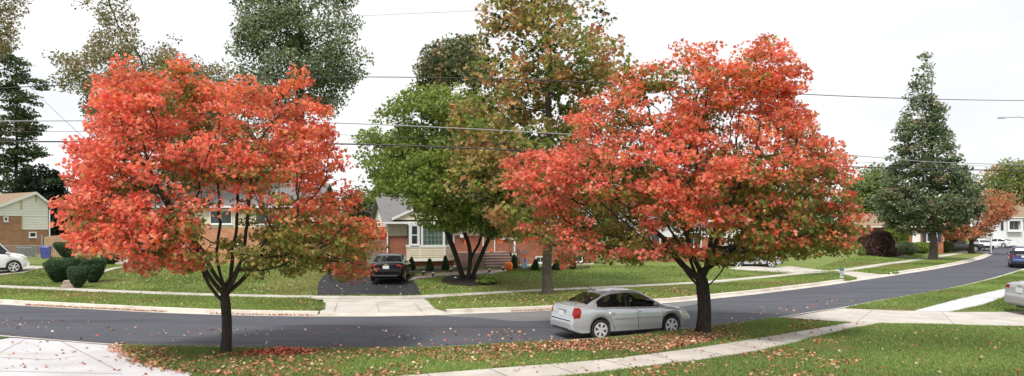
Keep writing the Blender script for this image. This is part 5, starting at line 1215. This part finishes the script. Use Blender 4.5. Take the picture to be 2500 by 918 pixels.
# wheelie bin
bp2 = G(112, 632); o = thing('wheelie_bin', 'blue lidded recycling bin beside the chain-link fence', 'bin', bp2, R(10))
MB().add([(-.26, -.28, .08), (.26, -.28, .08), (.26, .28, .08), (-.26, .28, .08), (-.32, -.36, .98), (.32, -.36, .98), (.32, .36, .98), (-.32, .36, .98)], [(0, 3, 2, 1), (4, 5, 6, 7), (0, 1, 5, 4), (1, 2, 6, 5), (2, 3, 7, 6), (3, 0, 4, 7)]).build('body', M_blue, o)
MB().prism([(-.36, -.0), (.40, 0), (.36, .08), (-.3, .12)], .70, 'x', -.35).build('lid', M_blue, o).location = (0, 0, .985)
b = MB(); b.tube([(-.33, .3, .12), (-.27, .3, .12)], .12, 12); b.tube([(.27, .3, .12), (.33, .3, .12)], .12, 12); b.build('wheels', M_black, o)
# air conditioner units
for k, (x, lb) in enumerate([(57, 'grey air conditioner unit partly behind the van'), (72, 'grey air conditioner unit nearer the blue bin')]):
    p = G(x, 627); o = thing('air_conditioner', lb, 'air conditioner', p, R(8), 'air conditioners by the left house')
    MB().box(-.38, .38, -.35, .35, .02, .95).build('casing', mat('ac_grey', (.27, .28, .29), .6), o)
    b = MB()
    for z in np.arange(.1, .85, .07): b.box(-.36, .36, -.362, -.351, z, z+.03)
    b.build('grille', M_dark, o)
    MB().lathe([(.28, .951), (.28, .975), (.1, .985)], 14).build('fan_guard', M_dark, o)
# wooden arched gate + posts
gp = G(138, 629); o = thing('wooden_gate', 'cedar garden gate with arched top near the left house', 'gate', gp, R(6))
n_ = 12; b = MB()
for i in range(n_):
    x0_ = -1.05+i*2.1/n_; t = (i+.5)/n_*2-1; b.box(x0_+.006, x0_+2.1/n_-.006, -.02, .02, .05, 1.65+.35*math.sqrt(max(0, 1-t*t*.9)))
b.build('boards', M_gate, o)
b = MB().box(-1.05, 1.05, .021, .06, .4, .5); b.box(-1.05, 1.05, .021, .06, 1.4, 1.5); b.build('rails', M_gate, o)
for xx in (-1.2, 1.2): MB().box(xx-.08, xx+.08, -.08, .08, -.1, 2.1).build('post', M_wood, o)
def board_fence(label, a, c, hgt, m=M_wood):
    o = thing('wooden_fence', label, 'fence', a, math.atan2(c.y-a.y, c.x-a.x)); Ln = math.hypot(c.x-a.x, c.y-a.y); b = MB(); x = 0
    while x < Ln-.05: b.box(x, x+.135, -.012, .012, .03, hgt+random.uniform(-.02, .02)); x += .145
    b.build('boards', m, o)
    for x in np.arange(0, Ln+.1, 2.4): MB().box(x-.05, x+.05, .014, .11, -.1, hgt+.08).build('post', m, o)
board_fence('weathered board fence closing the gap left of the brick house', GD(868, 51), GD(932, 51.5), 1.75)
board_fence('short board fence beside the corner of the left house', GD(104, 66), GD(120, 66), 1.9)
# chain-link fence: posts, rail and wires
a = G(8, 631); c = G(128, 633); o = thing('chain_link_fence', 'low chain-link fence running behind the white van', 'fence', a, math.atan2(c.y-a.y, c.x-a.x)); Ln = (c-a).length
MB().tube([(0, 0, 1.15), (Ln, 0, 1.15)], .025, 6).build('top_rail', M_grey, o)
for x in np.linspace(0, Ln, 4): MB().tube([(x, 0, -.1), (x, 0, 1.2)], .03, 6).build('post', M_grey, o)
b = MB(); x = -1.1
while x < Ln:
    for sg in (1, -1):
        xa, xb = (x, x+1.1); za, zb_ = (.05, 1.13) if sg > 0 else (1.13, .05)
        if xa < 0: t = -xa/1.1; za = za+(zb_-za)*t; xa = 0
        if xb > Ln: t = (Ln-xa)/(xb-xa+1e-9); zb_ = za+(zb_-za)*t; xb = Ln
        b.tube([(xa, 0, za), (xb, 0, zb_)], .004, 3, False)
    x += .12
b.build('mesh', M_grey, o)
# garden steps
gs = P(160, 705.5, GZ)+Vector((-.1, .45, 0)); o = thing('garden_steps', 'two small concrete steps up the grass bank among the yews', 'steps', gs, R(24))
MB().box(-.36, .36, 0, .5, -.1, .18).build('lower_step', mat('step_concrete', (.42, .33, .28), .9, var=.2, bump=.4), o)
MB().box(-.34, .34, .4, 1.1, -.1, .36).build('upper_step', MATS['step_concrete'], o)
# boulders in the mulch
def rock(label, p, r_, seed, m=M_stone):
    rs = np.random.default_rng(seed); bm = bmesh.new(); bmesh.ops.create_icosphere(bm, subdivisions=3, radius=r_)
    A = np.array([v.co[:] for v in bm.verts]); d = 1+.18*noise3(A/r_, 1.6, seed)
    for v, k in zip(bm.verts, d): v.co *= k; v.co.z *= .6
    me = bpy.data.meshes.new('boulder'); bm.to_mesh(me); bm.free(); me.shade_smooth(); o = link(me, 'boulder', m); o.location = p; tag(o, label, 'boulder', None); return o
rock('rounded brown boulder at the foot of the green garden tree', G(1170, 681)+Vector((0, 0, .12)), .24, 3, mat('brown_stone', (.22, .15, .11), .9, var=.3, bump=.6))
for k, (x, y, lb) in enumerate([(2178, 628, 'leftmost edging boulder below the purple shrub'), (2190, 629, 'middle edging boulder below the purple shrub'), (2201, 630, 'edging boulder nearest the hedge'), (2213, 631, 'small edging boulder furthest right near the pavement')]):
    rock(lb, G(x, y)+Vector((0, 0, .08)), .28, 10+k, mat('dark_stone', (.2, .19, .18), .9, var=.3, bump=.5))['group'] = 'edging boulders'
b = MB()
wk = [G(x, y) for x, y in [(1000, 686), (1022, 680), (1040, 678.5), (1080, 674), (1150, 670), (1205, 667), (1234, 662.5)]]
for i, p in enumerate(resamp(dens(wk, 5), 70)):
    a_ = random.uniform(0, 3); s_ = random.uniform(.07, .11); c_ = [(p.x+s_*math.cos(a_+t)*random.uniform(.8, 1.2), p.y+s_*math.sin(a_+t)*random.uniform(.8, 1.2)) for t in np.linspace(0, 5.4, 7)]
    b.prism(c_, .10, 'z', p.z+.0)
o = b.build('walk_edging', M_stone); tag(o, kind='stuff', label='row of pale edging stones along the brick walk', cat='edging')
# traffic-free extras: street lamp and utility lines
sl = PD(2548, 560, 62); o = thing('street_lamp', 'street lamp arm reaching in over the road at the right edge', 'street lamp', (sl.x, sl.y, GZ))
LH = H+(HZ-287)/F*62-GZ
MB().tube([(0, 0, -.1), (0, 0, LH-.4)], [.12, .09], 10).build('pole', M_wood, o)
b = MB(); b.tube([(0, 0, LH-.9), (-.8, 0, LH-.2), (-2.2, 0, LH+.05), (-3.5, 0, LH-.02)], .035, 6); b.build('arm', M_grey, o)
MB().add([(-4.1, -.14, LH-.1), (-3.4, -.14, LH-.08), (-3.4, .14, LH-.08), (-4.1, .14, LH-.1), (-4.0, -.09, LH+.06), (-3.4, -.07, LH+.06), (-3.4, .07, LH+.06), (-4.0, .09, LH+.06)], [(0, 3, 2, 1), (4, 5, 6, 7), (0, 1, 5, 4), (1, 2, 6, 5), (2, 3, 7, 6), (3, 0, 4, 7)]).build('lamp_head', mat('lamp_grey', (.3, .33, .36), .5), o)
def wire(label, pts, r_, m):
    P_ = dens([PD(x, y, Yv) for x, y, Yv in pts], 8); b = MB(); b.tube(P_, r_, 5); o = b.build('utility_wire', m); tag(o, label, 'wire', 'utility wires along the street')
wire('topmost black wire passing behind both maples', [(-300, 236, 31), (0, 215, 30), (450, 198, 29), (900, 188, 29), (1400, 199, 29), (1800, 222, 31), (2200, 240, 36), (2520, 246, 44), (2900, 250, 60)], .020, M_wire)
wire('pale grey wire second from the top', [(-300, 300, 31), (0, 296, 30), (400, 295, 29), (840, 301, 29), (1390, 328, 29), (1800, 356, 31), (2150, 385, 36), (2370, 399, 42), (2900, 412, 60)], .021, M_wire_g)
wire('thickest black cable, lowest of the street wires', [(-300, 349, 31), (0, 346, 30), (400, 347, 29), (860, 352, 29), (1240, 366, 29), (1700, 388, 31), (2100, 408, 36), (2500, 417, 44), (2900, 424, 60)], .032, M_wire)
wire('thin dark wire just above the thick cable', [(-300, 322, 31), (400, 322, 29), (860, 330, 29), (1240, 350, 29), (1700, 372, 31), (2100, 396, 36), (2500, 408, 44)], .009, M_wire)
wire('slanting service line by the left maple', [(-200, -60, 40), (60, 200, 34), (215, 346, 30)], .009, M_wire)
wire('short wire near the top of the sky', [(700, 42, 40), (860, 39, 40), (1007, 33, 40), (1300, 20, 42)], .009, M_wire)

# ------------------------------------------------------------------ fallen leaves and grass blades
def scatter_poly(poly_px, z, n, rs, near_only=True):
    pts = np.array([[P(x, y, z).x, P(x, y, z).y] for x, y in poly_px]); lo = pts.min(0); hi = pts.max(0); out = []
    tot = 0
    while tot < n:
        q = rs.uniform(lo, hi, (n*4+50, 2)); q = q[inpoly([tuple(p) for p in pts], q[:, 0], q[:, 1])]; out.append(q); tot += len(q)
        if len(out) > 60: break
    return np.concatenate(out)[:n]
rs = np.random.default_rng(99)
LIT = [(.50, .19, .12), (.46, .15, .09), (.58, .28, .17), (.36, .19, .11), (.60, .38, .24), (.42, .10, .06), (.26, .14, .08), (.60, .46, .32), (.22, .13, .08)]
PC = []; PCc = []
def litter(pts, zf, cols, lift=.02):
    z = zf(pts) if callable(zf) else np.full(len(pts), zf)
    PC.append(np.stack([pts[:, 0], pts[:, 1], z+lift+np.abs(rs.normal(size=len(pts)))*.015], 1)); PCc.append(pal(cols, len(pts), rs, .2))
def clump(pts, sc, thr, seed):
    p3 = np.stack([pts[:, 0], pts[:, 1], np.zeros(len(pts))], 1); v = noise3(p3, sc, seed); return pts[v+rs.normal(size=len(pts))*.35 > thr]
vergeL = [(295, 846), (500, 850), (700, 853), (1000, 853), (1150, 850), (1300, 900), (1200, 905), (1000, 919), (800, 940), (480, 912), (350, 890), (310, 870)]
litter(clump(scatter_poly(vergeL, GZ, 3600, rs), 1.7, -.2, 2), GZ, LIT)
litter(clump(scatter_poly([(1150, 850), (1220, 842), (1400, 833), (1500, 828), (1600, 818), (1720, 803), (1760, 830), (1600, 862), (1370, 886), (1200, 900)], GZ, 5200, rs), 2, -.45, 3), GZ, LIT)
litter(clump(scatter_poly([(1720, 803), (1850, 787), (1905, 779), (2000, 783), (2080, 789), (1900, 817), (1760, 840)], GZ, 1100, rs), 2, -.1, 4), GZ, LIT)
litter(clump(scatter_poly([(1230, 940), (1400, 919), (1600, 894), (1800, 868), (1900, 850), (2000, 826), (2060, 830), (2100, 880), (2000, 960), (1500, 960)], GZ, 2300, rs), 2, 0, 5), GZ, LIT)
litter(scatter_poly([(2000, 824), (2160, 792), (2500, 800), (2520, 960), (1900, 960)], GZ, 300, rs), GZ, LIT)
# heap beside the left trunk
c0 = P(690, 862, GZ); q = rs.normal(size=(1500, 2))*np.array([.45, .22]); rr_ = np.exp(-(q[:, 0]**2/.5+q[:, 1]**2/.12)); PC.append(np.stack([c0.x+q[:, 0], c0.y+q[:, 1], GZ+.02+rs.uniform(0, 1, 1500)*.12*rr_], 1)); PCc.append(pal([(.36, .06, .04), (.45, .11, .07), (.24, .04, .03), (.45, .2, .12), (.2, .1, .06)], 1500, rs, .25))
# left driveway and its edge
litter(scatter_poly([(30, 828), (290, 846), (315, 875), (400, 905), (400, 930), (0, 930)], GZ, 70, rs), GZ-.01, LIT, .012)
e_ = [P(x, y, GZ) for x, y in near_right_edge[:-1]]; e_ = resamp(e_, 260); e_ = np.array([(p.x, p.y) for p in e_]); e_ = np.repeat(e_, 2, 0)+rs.normal(size=(520, 2))*np.array([.12, .14]); litter(e_, GZ, LIT)
# road
litter(clump(scatter_poly([(0, 770), (400, 800), (1100, 800), (1350, 800), (1400, 832), (1220, 842), (1000, 853), (500, 849), (290, 845), (0, 820)], 0, 300, rs), 1, -.4, 6), 0.0, LIT+[(.8, .7, .6)], .01)
e_ = np.array([(p.x, p.y) for p in resamp([p for p in NK if 12 < p.y < 30 and -10 < p.x < 9], 300)]); e_ = e_+np.abs(rs.normal(size=(300, 2)))*np.array([0, .55])+rs.normal(size=(300, 2))*.1; litter(e_, .0, LIT, .02)
litter(scatter_poly([(1190, 800), (1290, 798), (1300, 830), (1180, 832)], 0, 45, rs), 0, LIT, .01)
litter(scatter_poly([(1700, 770), (2000, 730), (2100, 735), (1900, 770), (1760, 790)], 0, 90, rs), 0, LIT, .01)
# pavement
litter(scatter_poly(pv_top[3:]+pv_bot[:-3], GZ, 90, rs), GZ+.012, LIT, .01)
# far gutter, verge and yards
gg = [p for p in GUT if -25 < p.x < 3]; e_ = resamp(gg, 1500); e_ = np.array([(p.x, p.y) for p in e_]); e_[:, 1] += .12+np.abs(rs.normal(size=1500))*.1; keep = noise3(np.stack([e_[:, 0], e_[:, 1], e_[:, 1]*0], 1), .8, 4) > -.2; litter(e_[keep], .02, LIT, .01)
litter(clump(scatter_poly([(1430, 738), (1480, 712), (1700, 697), (1730, 720), (1620, 730)], GZ, 1500, rs), 1.5, -.2, 7), GZ, LIT)
litter(clump(scatter_poly([(1730, 718), (1740, 700), (2000, 676), (2040, 682)], GZ, 400, rs), 1.5, 0, 7), GZ, LIT)
litter(clump(scatter_poly([(0, 705), (700, 730), (780, 732), (770, 758), (400, 748), (0, 730)], GZ, 900, rs), 1.2, 0, 8), GZ, LIT+[(.4, .33, .15)])
litter(clump(scatter_poly([(1050, 728), (1320, 714), (1480, 706), (1420, 742), (1080, 752)], GZ, 1100, rs), 1.2, -.1, 9), GZ, LIT+[(.4, .33, .15)])
def yl(poly, n, cols, thr=-.1):
    p_ = scatter_poly(poly, .3, n, rs); litter(clump(p_, 1.2, thr, 10), lambda q: ghf(q[:, 0], q[:, 1]), cols)
YL = [(.45, .38, .18), (.55, .42, .2), (.5, .25, .12), (.6, .5, .3)]
yl([(230, 706), (300, 665), (760, 665), (770, 718), (500, 714)], 1500, YL)
yl([(1030, 716), (1010, 690), (1200, 700), (1330, 670), (1500, 670), (1500, 694), (1200, 710)], 700, YL)
yl([(780, 716), (790, 680), (1000, 690), (1020, 716)], 260, YL)
c_ = np.concatenate(PC); k_ = np.concatenate(PCc)
o = leaves('fallen_leaves', c_, .078, k_, M_litter, None, MAPLE, 1.3, rs); tag(o, 'fallen maple leaves on grass, road and pavement', 'fallen leaves', kind='stuff')
# leaves dropped on the car
hl = []
Mh = Matrix.Translation(hero.location) @ Matrix.Rotation(hd, 4, 'Z') @ Matrix.Scale(cs, 4)
for (x, y, z) in [(-1.1, .1, 1.35), (-1.05, -.3, 1.345), (-1.3, -.45, 1.24), (-1.2, .4, 1.30), (-1.66, -.2, 1.085), (1.4, -.3, .95)]: hl.append(Mh @ Vector((x, y, z)))
o = leaves('car_leaves', np.array([tuple(v) for v in hl]), .09, pal(LIT, len(hl), rs), M_litter, None, MAPLE, 3, rs); tag(o, 'a few dry leaves lying on the silver sedan', 'fallen leaves', kind='stuff')
# grass
def blades(name, polys, dens_, hgt, cols, label, wd=.012, zf=None, excl=()):
    P3 = []
    for poly in polys:
        pts = np.array(poly); lo = pts.min(0); hi = pts.max(0); n = int((hi-lo).prod()*dens_); q = rs.uniform(lo, hi, (n, 2)); q = q[inpoly([tuple(p) for p in pts], q[:, 0], q[:, 1])]
        for ex in excl: q = q[~inpoly([tuple(p) for p in ex], q[:, 0]+rs.normal(size=len(q))*.03, q[:, 1]+rs.normal(size=len(q))*.04+.05*noise3(np.stack([q[:, 0], q[:, 1], q[:, 0]*0], 1), 2.5, 14))]
        P3.append(q)
    q = np.concatenate(P3); px_ = 1250+F*q[:, 0]/q[:, 1]; q = q[(px_ > -80) & (px_ < 2580)]
    z = zf(q[:, 0], q[:, 1]) if zf else np.full(len(q), GZ)
    n = len(q); a = rs.uniform(0, math.pi, n); h_ = hgt*rs.uniform(.5, 1.2, n)*(1+.25*noise3(np.stack([q[:, 0], q[:, 1], q[:, 0]*0], 1), 1.5, 4)); ln = rs.normal(size=(n, 2))*hgt*.5
    V = np.zeros((n, 3, 3)); w_ = wd*rs.uniform(.7, 1.3, n)
    V[:, 0] = np.stack([q[:, 0]-np.cos(a)*w_, q[:, 1]-np.sin(a)*w_, z-.005], 1); V[:, 1] = np.stack([q[:, 0]+np.cos(a)*w_, q[:, 1]+np.sin(a)*w_, z-.005], 1)
    V[:, 2] = np.stack([q[:, 0]+ln[:, 0], q[:, 1]+ln[:, 1], z+h_], 1)
    nzv = noise3(np.stack([q[:, 0], q[:, 1], q[:, 0]*0], 1), .9, 6)
    c_ = pal(cols, n, rs, .22)*(1+.22*nzv)[:, None]; bare = (noise3(np.stack([q[:, 0], q[:, 1], q[:, 0]*0], 1), .45, 21) > .75); c_[bare] = c_[bare]*.5+np.array([.16, .13, .06]); c_ = np.clip(c_, .01, .9)
    o = np_mesh(name, V, 3, M_blade, None, c_); tag(o, label, 'grass', kind='stuff'); return n
GC = [(.15, .27, .055), (.20, .34, .075), (.26, .39, .10), (.12, .21, .04), (.33, .37, .14), (.32, .27, .13)]
pvp = xy([P(x, y, GZ) for x, y in pv_top+pv_bot])
nl = xy([P(290, 842.5, GZ)]+nk_px(291, 1904)+[P(1905, 776.5, GZ)]+[P(x, y, GZ) for x, y in [(1950, 779), (2000, 782.5), (2080, 788), (2160, 790), (2250, 791), (2350, 794), (2520, 798)]]+[P(2560, 930, GZ), P(480, 930, GZ), P(470, 910, GZ), P(400, 900, GZ), P(348, 890, GZ), P(315, 873, GZ), P(296, 857, GZ)])
t1 = blades('grass', [nl], 2600, .055, GC, 'short green grass of the near lawn and verge', .008, excl=[pvp])
nr2 = xy([P(2062, 753, GZ)]+nk_px(2066, 2500)+[P(2520, 700, GZ), P(2520, 759, GZ), P(2320, 760, GZ), P(2240, 757, GZ), P(2180, 756, GZ)])
pv2 = xy([P(x, y, GZ) for x, y in [(2234, 758.5), (2350, 728), (2455, 704.5), (2560, 680), (2560, 700), (2462, 722.5), (2400, 744), (2322, 761)]])
blades('grass', [nr2], 700, .06, GC, 'green grass strip right of the driveway', .014, excl=[pv2])
GC2 = [(.16, .26, .055), (.21, .32, .075), (.27, .36, .10), (.14, .21, .045), (.34, .34, .13)]
blades('grass', [V1, V2], 500, .06, GC2, 'grass of the far verge', .016)
yd = xy([p for p in swf if -26 < p.x < 22])
drv = xy([G(*p) for p in [(775, 721.5), (775, 705), (778, 690), (790, 675), (815, 664), (850, 655), (900, 649), (990, 649), (1000, 668), (1008, 684), (1020, 700), (1028, 720.5)]])
wlk = xy([G(*p) for p in [(1004, 688), (1000, 678), (1030, 671.5), (1080, 667.5), (1130, 664.5), (1160, 661), (1222, 659), (1232, 662), (1205, 668), (1150, 671), (1080, 675), (1040, 680)]])
mr_ = xy([G(*p) for p in [(1078, 686), (1085, 678), (1105, 674), (1150, 673), (1195, 676), (1220, 682), (1222, 690), (1195, 697), (1150, 699), (1105, 696), (1085, 692)]])
vdr = xy([G(*p) for p in [(-300, 672), (-300, 648), (105, 650), (112, 653), (60, 666), (0, 672)]])
yd2 = xy([p for p in swf if -42 < p.x < 24])
blades('grass', [yd2+[(24, 50), (6, 49.5), (-8, 45.5), (-30, 51), (-42, 50)]], 230, .07, GC2, 'grass of the far front yards', .022, ghf, excl=[drv, wlk, mr_, vdr])
sdr = xy([G(*p) for p in [(1780, 657.5), (1800, 652), (1930, 651), (2005, 660), (2030, 662), (1950, 667.5), (1860, 663)]])
blades('grass', [xy([p for p in swf if 23.5 < p.x < 42])+[(50, 84), (40, 78), (30, 64), (23.5, 54)]], 110, .08, GC2, 'grass of the yards along the bend of the street', .035, ghf, excl=[sdr])
blades('grass', [xy([P(2195, 664.5, GZ)]+[p for p in KBe if 27.5 < p.x < 46])+xy([p for p in swe if p.x < 44][::-1])+xy([P(2062, 662.5, GZ), P(2150, 667, GZ)])], 150, .07, GC2, 'grass of the verge around the cone-shaped oak', .03)
